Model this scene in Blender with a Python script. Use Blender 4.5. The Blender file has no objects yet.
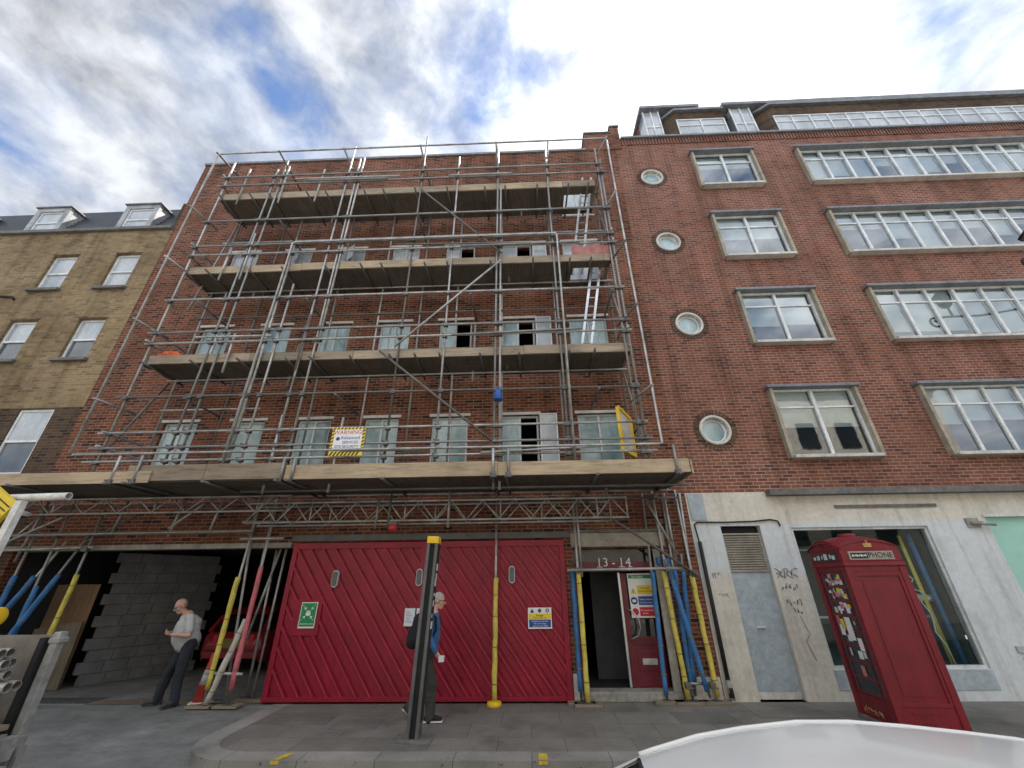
import bpy, bmesh, math, random
from mathutils import Vector, Matrix, Euler
random.seed(7)
R = math.radians
scene = bpy.context.scene
COL = scene.collection
CAMY = -8.902
EXPO = 1.55
CLX, CLY = 0.4, 5.2

# ------------------------------------------------------------------ materials
MATS = {}
def nodemat(name):
    m = bpy.data.materials.new(name); m.use_nodes = True
    nt = m.node_tree; b = nt.nodes['Principled BSDF']
    MATS[name] = m
    return m, nt, b
def mapping(nt, scale=(1, 1, 1), kind='Object'):
    tc = nt.nodes.new('ShaderNodeTexCoord'); mp = nt.nodes.new('ShaderNodeMapping')
    mp.inputs['Scale'].default_value = scale
    nt.links.new(tc.outputs[kind], mp.inputs['Vector']); return mp.outputs['Vector']
def noise(nt, vec, scale, detail=5, rough=.6):
    n = nt.nodes.new('ShaderNodeTexNoise'); n.inputs['Scale'].default_value = scale
    n.inputs['Detail'].default_value = detail; n.inputs['Roughness'].default_value = rough
    nt.links.new(vec, n.inputs['Vector']); return n.outputs['Fac']
def ramp(nt, fac, stops):
    r = nt.nodes.new('ShaderNodeValToRGB'); e = r.color_ramp.elements
    while len(e) < len(stops): e.new(.5)
    for i, (p, c) in enumerate(stops):
        e[i].position = p; e[i].color = (*c, 1) if len(c) == 3 else c
    nt.links.new(fac, r.inputs['Fac']); return r.outputs['Color']
def mixc(nt, fac, a, b, mode='MIX'):
    m = nt.nodes.new('ShaderNodeMix'); m.data_type = 'RGBA'; m.blend_type = mode
    for k, v in ((0, fac), (6, a), (7, b)):
        if hasattr(v, 'is_output') or hasattr(v, 'links'): nt.links.new(v, m.inputs[k])
        elif isinstance(v, (int, float)): m.inputs[k].default_value = v
        else: m.inputs[k].default_value = (*v, 1)
    return m.outputs[2]
def bump(nt, b, h, strength=.3, dist=.01):
    bp = nt.nodes.new('ShaderNodeBump'); bp.inputs['Strength'].default_value = strength
    bp.inputs['Distance'].default_value = dist
    nt.links.new(h, bp.inputs['Height']); nt.links.new(bp.outputs['Normal'], b.inputs['Normal'])

def plain(name, col, rough=.6, metal=0., var=.25, scale=3., coat=0., fine=None, spec=None):
    m, nt, b = nodemat(name)
    v = mapping(nt)
    n = noise(nt, v, scale, 6)
    lo = tuple(max(0, c*(1-var)) for c in col); hi = tuple(min(1, c*(1+var)) for c in col)
    c = ramp(nt, n, [(.3, lo), (.7, hi)])
    if fine:
        n2 = noise(nt, v, fine, 4, .7)
        c = mixc(nt, .35, c, ramp(nt, n2, [(.35, (.3, .3, .3)), (.65, (1, 1, 1))]), 'MULTIPLY')
        bump(nt, b, n2, .15, .004)
    nt.links.new(c, b.inputs['Base Color'])
    b.inputs['Roughness'].default_value = rough; b.inputs['Metallic'].default_value = metal
    if coat: b.inputs['Coat Weight'].default_value = coat; b.inputs['Coat Roughness'].default_value = .08
    if spec is not None: b.inputs['Specular IOR Level'].default_value = spec
    return m

def brick(name, c1, c2, c3, mortar, soil=(.35, .33, .3), soilamt=.5):
    m, nt, b = nodemat(name)
    tc = nt.nodes.new('ShaderNodeTexCoord'); sp = nt.nodes.new('ShaderNodeSeparateXYZ')
    nt.links.new(tc.outputs['Object'], sp.inputs[0])
    ad = nt.nodes.new('ShaderNodeMath'); ad.operation = 'ADD'
    nt.links.new(sp.outputs['X'], ad.inputs[0]); nt.links.new(sp.outputs['Y'], ad.inputs[1])
    cb = nt.nodes.new('ShaderNodeCombineXYZ')
    nt.links.new(ad.outputs[0], cb.inputs['X']); nt.links.new(sp.outputs['Z'], cb.inputs['Y'])
    br = nt.nodes.new('ShaderNodeTexBrick')
    br.inputs['Scale'].default_value = 1
    br.inputs['Brick Width'].default_value = .225; br.inputs['Row Height'].default_value = .075
    br.inputs['Mortar Size'].default_value = .0095; br.inputs['Mortar Smooth'].default_value = .35
    br.inputs['Bias'].default_value = 0.
    br.inputs['Color1'].default_value = (0, 0, 0, 1); br.inputs['Color2'].default_value = (1, 1, 1, 1)
    br.inputs['Mortar'].default_value = (.5, .5, .5, 1)
    nt.links.new(cb.outputs[0], br.inputs['Vector'])
    # one random tone per brick
    tone = ramp(nt, br.outputs['Color'], [(.06, c3), (.3, c2), (.62, c1), (1, c2)])
    n1 = noise(nt, cb.outputs[0], 9, 4)
    tone = mixc(nt, .5, tone, ramp(nt, n1, [(.3, (.55, .5, .5)), (.7, (1.15, 1.1, 1.05))]), 'MULTIPLY')
    n2 = noise(nt, cb.outputs[0], .45, 6, .62)
    mort = ramp(nt, n2, [(.3, tuple(c*.55 for c in mortar)), (.7, mortar)])
    c = mixc(nt, br.outputs['Fac'], tone, mort)
    c = mixc(nt, soilamt, c, ramp(nt, n2, [(.32, soil), (.6, (1, 1, 1))]), 'MULTIPLY')
    # long streaks of run-off
    st = nt.nodes.new('ShaderNodeMapping'); st.inputs['Scale'].default_value = (2.2, .16, 1)
    nt.links.new(cb.outputs[0], st.inputs['Vector'])
    n3 = noise(nt, st.outputs[0], 1.2, 6, .65)
    c = mixc(nt, .6, c, ramp(nt, n3, [(.33, (.45, .43, .41)), (.52, (1, 1, 1)), (.72, (1.12, 1.1, 1.08))]), 'MULTIPLY')
    nt.links.new(c, b.inputs['Base Color']); b.inputs['Roughness'].default_value = .9
    b.inputs['Specular IOR Level'].default_value = .2
    inv = nt.nodes.new('ShaderNodeMath'); inv.operation = 'SUBTRACT'; inv.inputs[0].default_value = 1
    nt.links.new(br.outputs['Fac'], inv.inputs[1]); bump(nt, b, inv.outputs[0], .5, .006)
    return m
brick('red_brick', (.255, .085, .044), (.175, .056, .033), (.06, .03, .026), (.36, .27, .20), soilamt=.5)
brick('office_brick', (.285, .112, .072), (.235, .090, .060), (.15, .06, .046), (.42, .32, .26), soilamt=.35)
brick('yellow_brick', (.35, .265, .15), (.28, .205, .112), (.20, .148, .085), (.36, .29, .19), soil=(.4, .36, .3), soilamt=.6)
brick('brown_brick', (.13, .085, .052), (.10, .064, .042), (.05, .036, .03), (.17, .135, .10))

def boards(name, col, axis=0, dark=.4):
    m, nt, b = nodemat(name)
    sc = [.9, 9, 9]; sc = [9, 9, 9]; sc[axis] = .9
    v = mapping(nt, tuple(sc)); n = noise(nt, v, 2.2, 8, .7)
    v2 = mapping(nt); n2 = noise(nt, v2, .9, 5)
    c = ramp(nt, n, [(.25, tuple(x*dark for x in col)), (.5, col), (.8, tuple(min(1, x*1.25) for x in col))])
    c = mixc(nt, .7, c, ramp(nt, n2, [(.3, (.5, .48, .45)), (.62, (1.1, 1.05, 1))]), 'MULTIPLY')
    nt.links.new(c, b.inputs['Base Color']); b.inputs['Roughness'].default_value = .85
    bump(nt, b, n, .3, .004); return m
boards('scaffold_board', (.44, .355, .245)); boards('old_board', (.27, .225, .17)); boards('grey_board', (.36, .295, .22)); boards('deck_board', (.12, .10, .078), 1)
boards('plywood', (.30, .20, .125), 2, .7); boards('grey_plywood', (.27, .23, .18), 2, .7)

def tube_mat():
    m, nt, b = nodemat('galvanised'); v = mapping(nt); n = noise(nt, v, 4, 6); n2 = noise(nt, v, 35, 3)
    c = ramp(nt, n, [(.3, (.27, .26, .24)), (.5, (.46, .46, .445)), (.72, (.62, .62, .60))])
    c = mixc(nt, .4, c, ramp(nt, n2, [(.35, (.5, .42, .33)), (.6, (1, 1, 1))]), 'MULTIPLY')
    nt.links.new(c, b.inputs['Base Color']); b.inputs['Metallic'].default_value = .45; b.inputs['Roughness'].default_value = .48
tube_mat()
plain('weathered_tube', (.18, .165, .145), .6, .35, fine=25); plain('dull_tube', (.32, .32, .305), .5, .45, fine=25)
plain('clamp_steel', (.16, .155, .15), .6, .6)
plain('dark_steel', (.10, .105, .105), .5, .5)
plain('post_grey', (.14, .143, .14), .55, .2, fine=60)
plain('rust', (.20, .10, .05), .9, .1)
plain('aluminium', (.55, .56, .56), .35, .8)
plain('white_paint', (.72, .73, .71), .5, fine=25)
plain('window_white', (.78, .80, .80), .45, fine=30)
plain('steel_frame', (.64, .66, .66), .5, fine=30)
plain('stone_surround', (.40, .355, .27), .85, fine=20)
plain('sill_stone', (.66, .635, .58), .8, fine=25)
plain('lead', (.22, .225, .235), .6, .2, fine=12)
plain('lead_dormer', (.40, .41, .42), .55, .2, .4, 2.5, fine=14)
plain('slate', (.045, .052, .062), .5, fine=18)
plain('concrete', (.34, .325, .29), .9, fine=12)
plain('dark_concrete', (.17, .165, .155), .9, fine=12)
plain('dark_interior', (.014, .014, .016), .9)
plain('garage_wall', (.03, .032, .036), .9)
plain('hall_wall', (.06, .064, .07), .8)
plain('block', (.22, .224, .23), .95, fine=40)
plain('blind', (.74, .76, .75), .8, var=.06)
plain('curtain', (.55, .60, .62), .8)
plain('lintel_board', (.36, .33, .28), .8, fine=15)
plain('maroon_paint', (.16, .012, .024), .4, fine=20)
red_edge = plain('gate_highlight', (.50, .05, .085), .5)
plain('gold', (.62, .45, .16), .5, .3)
plain('sign_white', (.80, .80, .78), .5, var=.04)
plain('sign_green', (.015, .26, .09), .5, var=.08)
plain('sign_yellow', (.80, .60, .04), .5, var=.08)
plain('sign_blue', (.02, .06, .30), .5, var=.08)
plain('sign_red', (.55, .02, .03), .5, var=.08)
plain('sign_black', (.015, .015, .017), .5, var=.1)
plain('sleeve_yellow', (.72, .60, .11), .7, fine=9)
plain('sleeve_blue', (.05, .19, .44), .7, fine=9)
plain('sleeve_pink', (.66, .17, .20), .7, fine=9)
plain('sleeve_white', (.60, .56, .50), .8, fine=9)
plain('tape_dark', (.25, .2, .05), .7)
plain('cone_red', (.55, .05, .03), .6, fine=14)
plain('cone_white', (.62, .60, .56), .6, fine=14)
plain('cap_yellow', (.80, .52, .02), .5)
plain('rubber', (.02, .02, .022), .8)
plain('blue_plastic', (.02, .09, .36), .4)
plain('orange_net', (.62, .14, .05), .8)
plain('red_plastic', (.5, .03, .03), .5)
plain('door_paint', (.42, .49, .53), .6, var=.12, fine=10)
plain('mint_board', (.34, .62, .52), .6, var=.06)
plain('louvre', (.38, .345, .28), .6, fine=20)
plain('car_white', (.86, .87, .85), .35, coat=.6, var=.03)
plain('car_red', (.30, .01, .02), .4, coat=.5)
plain('car_glass', (.012, .014, .015), .06, spec=.6)
plain('lorry_grey', (.36, .365, .35), .6, .2, fine=12)
plain('lorry_board', (.27, .245, .205), .75, fine=8)
plain('skin', (.60, .35, .26), .55, var=.12, scale=12)
plain('tshirt', (.60, .61, .62), .9, var=.1, fine=50)
plain('jeans_dark', (.028, .034, .045), .9, var=.3, fine=60)
plain('olive_cloth', (.062, .06, .05), .9, var=.3, fine=60)
plain('denim', (.055, .15, .34), .9, var=.25, fine=60)
plain('black_cloth', (.016, .016, .02), .85, fine=50)
plain('shoe_dark', (.06, .055, .05), .8)
plain('shoe_white', (.7, .7, .68), .6)
plain('grey_hair', (.42, .40, .37), .8, var=.2, scale=30)
plain('shirt_pale', (.5, .52, .55), .9)
plain('paper', (.72, .75, .80), .8, var=.05)
plain('spray_paint', (.16, .16, .17), .9)
plain('spray_pink', (.36, .29, .24), .9)
plain('iron', (.075, .07, .065), .7, .4, fine=30)
plain('yellow_line', (.68, .50, .06), .8, var=.3, scale=12, fine=30)
plain('facade_render', (.62, .585, .52), .9)
plain('shop_wall', (.085, .13, .13), .8)
plain('net_red', (.50, .22, .2), .9)

def red_paint(name, col, dull=.5, dusty=False):
    m, nt, b = nodemat(name); v = mapping(nt)
    n = noise(nt, v, 1.6, 7, .65); n2 = noise(nt, v, 26, 5, .7); n3 = noise(nt, mapping(nt, (9, 9, .7)), 1.5, 6, .7)
    c = ramp(nt, n, [(.3, tuple(x*.72 for x in col)), (.7, tuple(x*1.15 for x in col))])
    c = mixc(nt, dull, c, ramp(nt, n3, [(.36, (.62, .55, .55)), (.6, (1, 1, 1))]), 'MULTIPLY')
    c = mixc(nt, ramp(nt, n2, [(.73, (0, 0, 0)), (.80, (.3, .3, .3))]), c, (.42, .27, .27))
    nt.links.new(c, b.inputs['Base Color'])
    if dusty:
        n5 = noise(nt, v, 2.4, 8, .7); c = mixc(nt, ramp(nt, n5, [(.52, (0, 0, 0)), (.66, (.30, .30, .30))]), c, (.30, .12, .14))
        n6 = noise(nt, mapping(nt, (1, 1, .3)), 22, 6, .75); c = mixc(nt, ramp(nt, n6, [(.60, (0, 0, 0)), (.68, (.55, .55, .55))]), c, (.09, .02, .025))
    rr_ = ramp(nt, n2, [(.3, (.38,)*3), (.7, (.6,)*3)]); nt.links.new(rr_, b.inputs['Roughness'])
    bump(nt, b, n2, .06, .003)
red_paint('gate_red', (.32, .005, .030), .5); red_paint('phone_red', (.215, .005, .016), .6, True)

def stone_mat():
    m, nt, b = nodemat('painted_stone')
    tc = nt.nodes.new('ShaderNodeTexCoord'); v = tc.outputs['Object']
    n = noise(nt, v, 1.3, 7, .65); n2 = noise(nt, v, 14, 6, .7); n3 = noise(nt, mapping(nt, (3.5, 3.5, .35)), 1.4, 6, .7)
    cream = ramp(nt, n2, [(.3, (.58, .54, .46)), (.7, (.72, .69, .61))])
    blue = ramp(nt, n2, [(.3, (.56, .60, .62)), (.7, (.68, .71, .72))])
    sp = nt.nodes.new('ShaderNodeSeparateXYZ'); nt.links.new(v, sp.inputs[0])
    # an old coat of pale blue-grey paint that was stripped from the lower left piers
    zx = nt.nodes.new('ShaderNodeMath'); zx.operation = 'MULTIPLY_ADD'; zx.inputs[1].default_value = 1.2
    xo = nt.nodes.new('ShaderNodeMath'); xo.inputs[1].default_value = 4.4; nt.links.new(sp.outputs['X'], xo.inputs[0])
    xm = nt.nodes.new('ShaderNodeMath'); xm.operation = 'MAXIMUM'; xm.inputs[1].default_value = 0; nt.links.new(xo.outputs[0], xm.inputs[0])
    nt.links.new(xm.outputs[0], zx.inputs[0]); nt.links.new(sp.outputs['Z'], zx.inputs[2])
    nn = nt.nodes.new('ShaderNodeMath'); nn.operation = 'MULTIPLY_ADD'; nn.inputs[1].default_value = .5
    nt.links.new(n, nn.inputs[0]); nt.links.new(zx.outputs[0], nn.inputs[2])
    mr = nt.nodes.new('ShaderNodeMapRange'); mr.inputs['From Min'].default_value = 2.15; mr.inputs['From Max'].default_value = 2.35
    nt.links.new(nn.outputs[0], mr.inputs[0])
    mz = nt.nodes.new('ShaderNodeMapRange'); mz.inputs['From Min'].default_value = 3.0; mz.inputs['From Max'].default_value = 2.94
    nt.links.new(sp.outputs['Z'], mz.inputs[0])
    mm = nt.nodes.new('ShaderNodeMath'); mm.operation = 'MULTIPLY'
    nt.links.new(mr.outputs[0], mm.inputs[0]); nt.links.new(mz.outputs[0], mm.inputs[1])
    c = mixc(nt, mm.outputs[0], cream, blue)
    c = mixc(nt, .45, c, ramp(nt, n3, [(.30, (.5, .48, .44)), (.5, (1, 1, 1))]), 'MULTIPLY')
    c = mixc(nt, .45, c, ramp(nt, n, [(.3, (.6, .58, .55)), (.52, (1, 1, 1))]), 'MULTIPLY')
    nt.links.new(c, b.inputs['Base Color']); b.inputs['Roughness'].default_value = .85; bump(nt, b, n2, .2, .004)
stone_mat()

def pane_mat(name, c_lo, c_hi, rough=.12):
    m, nt, b = nodemat(name); v = mapping(nt, (1, 1, .45))
    n = noise(nt, v, 1.1, 6, .6); n2 = noise(nt, mapping(nt), 9, 4)
    c = ramp(nt, n, [(.32, c_lo), (.66, c_hi)])
    c = mixc(nt, .3, c, ramp(nt, n2, [(.35, (.6, .6, .6)), (.6, (1, 1, 1))]), 'MULTIPLY')
    nt.links.new(c, b.inputs['Base Color']); b.inputs['Roughness'].default_value = rough
    b.inputs['Specular IOR Level'].default_value = .7
    bump(nt, b, n, .06, .02)
pane_mat('dusty_pane', (.10, .18, .19), (.50, .64, .65), .1)
pane_mat('sash_pane', (.02, .025, .03), (.16, .18, .20), .05)
pane_mat('pale_pane', (.26, .30, .33), (.56, .60, .62), .12)

def glass_mat(name, tint, refl=.12, k=1.2):
    m = bpy.data.materials.new(name); m.use_nodes = True; nt = m.node_tree; nt.nodes.clear(); MATS[name] = m
    out = nt.nodes.new('ShaderNodeOutputMaterial'); tr = nt.nodes.new('ShaderNodeBsdfTransparent'); gl = nt.nodes.new('ShaderNodeBsdfGlossy')
    tr.inputs['Color'].default_value = (*tint, 1); gl.inputs['Roughness'].default_value = .02
    gl.inputs['Color'].default_value = (.95, .98, 1, 1)
    fr = nt.nodes.new('ShaderNodeFresnel'); fr.inputs['IOR'].default_value = 1.5
    ma = nt.nodes.new('ShaderNodeMath'); ma.operation = 'MULTIPLY_ADD'; ma.inputs[1].default_value = k; ma.inputs[2].default_value = refl; ma.use_clamp = True
    nt.links.new(fr.outputs[0], ma.inputs[0])
    mx = nt.nodes.new('ShaderNodeMixShader'); nt.links.new(ma.outputs[0], mx.inputs[0]); nt.links.new(tr.outputs[0], mx.inputs[1]); nt.links.new(gl.outputs[0], mx.inputs[2])
    nz = noise(nt, mapping(nt), 1.2, 3); bp = nt.nodes.new('ShaderNodeBump'); bp.inputs['Strength'].default_value = .05; bp.inputs['Distance'].default_value = .02
    nt.links.new(nz, bp.inputs['Height']); nt.links.new(bp.outputs['Normal'], gl.inputs['Normal'])
    nt.links.new(mx.outputs[0], out.inputs[0])
glass_mat('office_glass', (.80, .88, .88), .14); glass_mat('shop_glass', (.80, .90, .88), .01, .45)

def ground_mats():
    m, nt, b = nodemat('asphalt'); v = mapping(nt); n = noise(nt, v, .5, 6, .6); n2 = noise(nt, v, 60, 4, .7); n3 = noise(nt, v, 3, 6, .7)
    c = ramp(nt, n, [(.3, (.16, .16, .157)), (.7, (.26, .26, .25))])
    c = mixc(nt, .5, c, ramp(nt, n2, [(.3, (.45, .45, .45)), (.7, (1.2, 1.2, 1.2))]), 'MULTIPLY')
    c = mixc(nt, .6, c, ramp(nt, n3, [(.35, (.6, .6, .6)), (.55, (1, 1, 1))]), 'MULTIPLY')
    nt.links.new(c, b.inputs['Base Color']); b.inputs['Roughness'].default_value = .85; bump(nt, b, n2, .35, .006)
    m, nt, b = nodemat('driveway_concrete'); v = mapping(nt); n = noise(nt, v, .8, 7, .62); n2 = noise(nt, v, 45, 4, .7); n3 = noise(nt, mapping(nt, (1.1, 1.9, 1)), 2.2, 9, .72)
    c = ramp(nt, n, [(.28, (.15, .15, .14)), (.55, (.235, .235, .22)), (.75, (.34, .34, .32))])
    c = mixc(nt, .45, c, ramp(nt, n2, [(.3, (.5, .5, .5)), (.7, (1.15, 1.15, 1.15))]), 'MULTIPLY')
    c = mixc(nt, .75, c, ramp(nt, n3, [(.32, (.55, .55, .55)), (.5, (.97, .97, .97)), (.72, (1.3, 1.3, 1.28))]), 'MULTIPLY')
    nt.links.new(c, b.inputs['Base Color']); b.inputs['Roughness'].default_value = .85; bump(nt, b, n2, .3, .006)
    for name, w, h, c0, c1 in (('paving', .9, .6, (.165, .153, .132), (.222, .207, .18)), ('kerbstone', .95, 5., (.27, .255, .228), (.33, .312, .282))):
        m, nt, b = nodemat(name); v = mapping(nt)
        br = nt.nodes.new('ShaderNodeTexBrick'); br.inputs['Scale'].default_value = 1
        br.inputs['Brick Width'].default_value = w; br.inputs['Row Height'].default_value = h
        br.inputs['Mortar Size'].default_value = .006; br.inputs['Mortar Smooth'].default_value = .3
        br.inputs['Color1'].default_value = (*c0, 1); br.inputs['Color2'].default_value = (*c1, 1); br.inputs['Mortar'].default_value = (.105, .098, .086, 1)
        nt.links.new(v, br.inputs['Vector'])
        n = noise(nt, v, 1.1, 7, .65); n2 = noise(nt, v, 50, 4, .7); n3 = noise(nt, v, 14, 3)
        c = mixc(nt, .7, br.outputs['Color'], ramp(nt, n, [(.32, (.42, .42, .41)), (.46, (.9, .9, .9)), (.56, (1.05, 1.05, 1.04)), (.72, (1.45, 1.45, 1.43))]), 'MULTIPLY')
        c = mixc(nt, .4, c, ramp(nt, n2, [(.3, (.5, .5, .5)), (.7, (1.15, 1.15, 1.15))]), 'MULTIPLY')
        c = mixc(nt, ramp(nt, n3, [(.31, (.8,)*3), (.34, (0,)*3)]), c, (.07, .07, .066))   # chewing gum and oil spots
        nt.links.new(c, b.inputs['Base Color']); b.inputs['Roughness'].default_value = .8; bump(nt, b, n2, .25, .005)
ground_mats()

# ------------------------------------------------------------------ mesh builder
class MB:
    def __init__(s): s.v = []; s.f = []; s.sm = []
    def face(s, pts, smooth=False):
        i = len(s.v); s.v += [tuple(p) for p in pts]; s.f.append(tuple(range(i, i+len(pts)))); s.sm.append(smooth)
    def box(s, x0, x1, y0, y1, z0, z1, bev=0):
        if bev:
            e = min(bev, abs(x1-x0)*.4, abs(y1-y0)*.4, abs(z1-z0)*.4)
            bm = bmesh.new(); bmesh.ops.create_cube(bm, size=1)
            for v in bm.verts: v.co = Vector((x0+(v.co.x+.5)*(x1-x0), y0+(v.co.y+.5)*(y1-y0), z0+(v.co.z+.5)*(z1-z0)))
            bmesh.ops.bevel(bm, geom=bm.edges[:], offset=e, segments=2, affect='EDGES', profile=.6)
            bmesh.ops.recalc_face_normals(bm, faces=bm.faces)
            s.bm(bm); return s
        i = len(s.v)
        s.v += [(x, y, z) for z in (z0, z1) for y in (y0, y1) for x in (x0, x1)]
        for q in ((0, 2, 3, 1), (4, 5, 7, 6), (0, 1, 5, 4), (2, 6, 7, 3), (0, 4, 6, 2), (1, 3, 7, 5)):
            s.f.append(tuple(i+k for k in q)); s.sm.append(False)
        return s
    def bm(s, bm, smooth=False):
        i = len(s.v); bm.verts.index_update()
        s.v += [tuple(v.co) for v in bm.verts]
        for f in bm.faces: s.f.append(tuple(i+v.index for v in f.verts)); s.sm.append(smooth)
        bm.free(); return s
    def beam(s, p, q, w, h, up=(0, 0, 1)):      # rectangular bar from p to q
        p = Vector(p); q = Vector(q); d = (q-p).normalized(); u = Vector(up)
        a = d.cross(u)
        if a.length < 1e-4: a = d.cross(Vector((1, 0, 0)))
        a.normalize(); b = a.cross(d)
        c = [p+a*sx*w/2+b*sy*h/2 for sx, sy in ((-1, -1), (1, -1), (1, 1), (-1, 1))]
        e = [x+(q-p) for x in c]; i = len(s.v); s.v += [tuple(x) for x in c+e]
        for k in range(4): s.f.append((i+k, i+(k+1) % 4, i+4+(k+1) % 4, i+4+k)); s.sm.append(False)
        s.f.append((i+3, i+2, i+1, i)); s.sm.append(False); s.f.append((i+4, i+5, i+6, i+7)); s.sm.append(False)
        return s
    def path(s, pts, r, n=8, closed_ends=True):   # tube along points; r number or list
        pts = [Vector(p) for p in pts]; m = len(pts); rs = r if isinstance(r, (list, tuple)) else [r]*m
        i = len(s.v); pu = None
        for k in range(m):
            d = (pts[min(k+1, m-1)]-pts[max(k-1, 0)]).normalized()
            if pu is None:
                u = d.cross(Vector((0, 0, 1)));
                if u.length < .05: u = d.cross(Vector((0, 1, 0)))
            else: u = pu-d*pu.dot(d)
            u.normalize(); pu = u; w = d.cross(u)
            for j in range(n):
                a = 2*math.pi*j/n; s.v.append(tuple(pts[k]+(u*math.cos(a)+w*math.sin(a))*rs[k]))
        for k in range(m-1):
            for j in range(n):
                a = i+k*n+j; b = i+k*n+(j+1) % n; s.f.append((a, b, b+n, a+n)); s.sm.append(True)
        if closed_ends:
            s.f.append(tuple(i+j for j in range(n-1, -1, -1))); s.sm.append(False)
            s.f.append(tuple(i+(m-1)*n+j for j in range(n))); s.sm.append(False)
        return s
    def hollow(s, p, q, r, n=14, wall=.008):
        s.path([p, q], r, n, False); s.path([p, q], r-wall, n, False)
        p = Vector(p); q = Vector(q); d = (q-p).normalized(); u = d.cross(Vector((0, 0, 1)))
        if u.length < .05: u = d.cross(Vector((0, 1, 0)))
        u.normalize(); w = d.cross(u)
        for e in (p, q):
            for j in range(n):
                a, b = 2*math.pi*j/n, 2*math.pi*(j+1)/n
                f = lambda t, rr: e+(u*math.cos(t)+w*math.sin(t))*rr
                s.face([f(a, r), f(b, r), f(b, r-wall), f(a, r-wall)])
        return s
    def lathe(s, c, prof, n=24, axis='z', caps=True):
        i = len(s.v); m = len(prof)
        for (r, h) in prof:
            for j in range(n):
                a = 2*math.pi*j/n; x, y = r*math.cos(a), r*math.sin(a)
                s.v.append((c[0]+x, c[1]+y, c[2]+h) if axis == 'z' else (c[0]+x, c[1]+h, c[2]+y) if axis == 'y' else (c[0]+h, c[1]+x, c[2]+y))
        for k in range(m-1):
            for j in range(n):
                a = i+k*n+j; b = i+k*n+(j+1) % n; s.f.append((a, b, b+n, a+n)); s.sm.append(True)
        if not caps: return s
        if prof[0][0] > 1e-4: s.f.append(tuple(i+j for j in range(n-1, -1, -1))); s.sm.append(False)
        if prof[-1][0] > 1e-4: s.f.append(tuple(i+(m-1)*n+j for j in range(n))); s.sm.append(False)
        return s
    def prism(s, poly, y0, y1):                  # poly of (x,z), extruded along y
        a = [(x, y0, z) for x, z in poly]; b = [(x, y1, z) for x, z in poly]; n = len(poly)
        s.face(a); s.face(b[::-1])
        for k in range(n): s.face([a[k], b[k], b[(k+1) % n], a[(k+1) % n]])
        return s
    def flat(s, poly, z0, z1):                   # poly of (x,y), extruded along z
        a = [(x, y, z0) for x, y in poly]; b = [(x, y, z1) for x, y in poly]; n = len(poly)
        s.face(a[::-1]); s.face(b)
        for k in range(n): s.face([a[k], a[(k+1) % n], b[(k+1) % n], b[k]])
        return s
    def wall(s, x0, x1, z0, z1, holes, y=0., depth=.18, rounds=()):
        # front skin with real openings and their reveals
        hs = [(a, b, c, d) for a, b, c, d in holes]+[(cx-r-.1, cx+r+.1, cz-r-.1, cz+r+.1) for cx, cz, r in rounds]
        xs = sorted({x0, x1, *[min(max(h[k], x0), x1) for h in hs for k in (0, 1)]}); zs = sorted({z0, z1, *[min(max(h[k], z0), z1) for h in hs for k in (2, 3)]})
        for a, b in zip(xs, xs[1:]):
            for c, d in zip(zs, zs[1:]):
                mx, mz = (a+b)/2, (c+d)/2
                if any(h[0] < mx < h[1] and h[2] < mz < h[3] for h in hs): continue
                s.face([(a, y, c), (b, y, c), (b, y, d), (a, y, d)])
        for a, b, c, d in holes:
            e = y+depth
            s.face([(a, y, c), (a, y, d), (a, e, d), (a, e, c)]); s.face([(b, y, c), (b, e, c), (b, e, d), (b, y, d)])
            s.face([(a, y, d), (b, y, d), (b, e, d), (a, e, d)]); s.face([(a, y, c), (a, e, c), (b, e, c), (b, y, c)])
        for cx, cz, r in rounds:
            n = 48; q = r+.1
            def sq(t):
                c, w = math.cos(t), math.sin(t); k = q/max(abs(c), abs(w)); return (cx+c*k, y, cz+w*k)
            for j in range(n):
                a, b = 2*math.pi*(j+.0)/n, 2*math.pi*(j+1)/n
                ci = lambda t, yy: (cx+r*math.cos(t), yy, cz+r*math.sin(t))
                s.face([sq(a), sq(b), ci(b, y), ci(a, y)]); s.face([ci(a, y), ci(b, y), ci(b, y+depth), ci(a, y+depth)])
        return s
    def build(s, name, mat, parent=None, loc=(0, 0, 0)):
        org = ORG[parent.name] if parent else Vector(loc)
        me = bpy.data.meshes.new(name)
        me.from_pydata([(v[0]-org[0], v[1]-org[1], v[2]-org[2]) for v in s.v], [], s.f)
        me.polygons.foreach_set('use_smooth', s.sm); me.update()
        o = bpy.data.objects.new(name, me); COL.objects.link(o)
        me.materials.append(MATS[mat])
        ORG[o.name] = Vector(org)
        if parent: o.parent = parent
        else: o.location = loc
        return o
ORG = {}
SCR = bpy.data.scenes.new('scratch')
def tag(o, label=None, cat=None, group=None, kind=None):
    if label: o['label'] = label
    if cat: o['category'] = cat
    if group: o['group'] = group
    if kind: o['kind'] = kind
    return o
def thing(name, label, cat, loc=(0, 0, 0), group=None):
    o = bpy.data.objects.new(name, None); COL.objects.link(o); o.location = loc; o.empty_display_size = .2
    ORG[o.name] = Vector(loc); return tag(o, label, cat, group)
def struct(mb, name, mat): return tag(mb.build(name, mat), kind='structure')
def copy_tree(o, parent=None):
    c = o.copy(); COL.objects.link(c)
    if parent: c.parent = parent
    for ch in list(o.children): copy_tree(ch, c)
    return c
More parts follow.
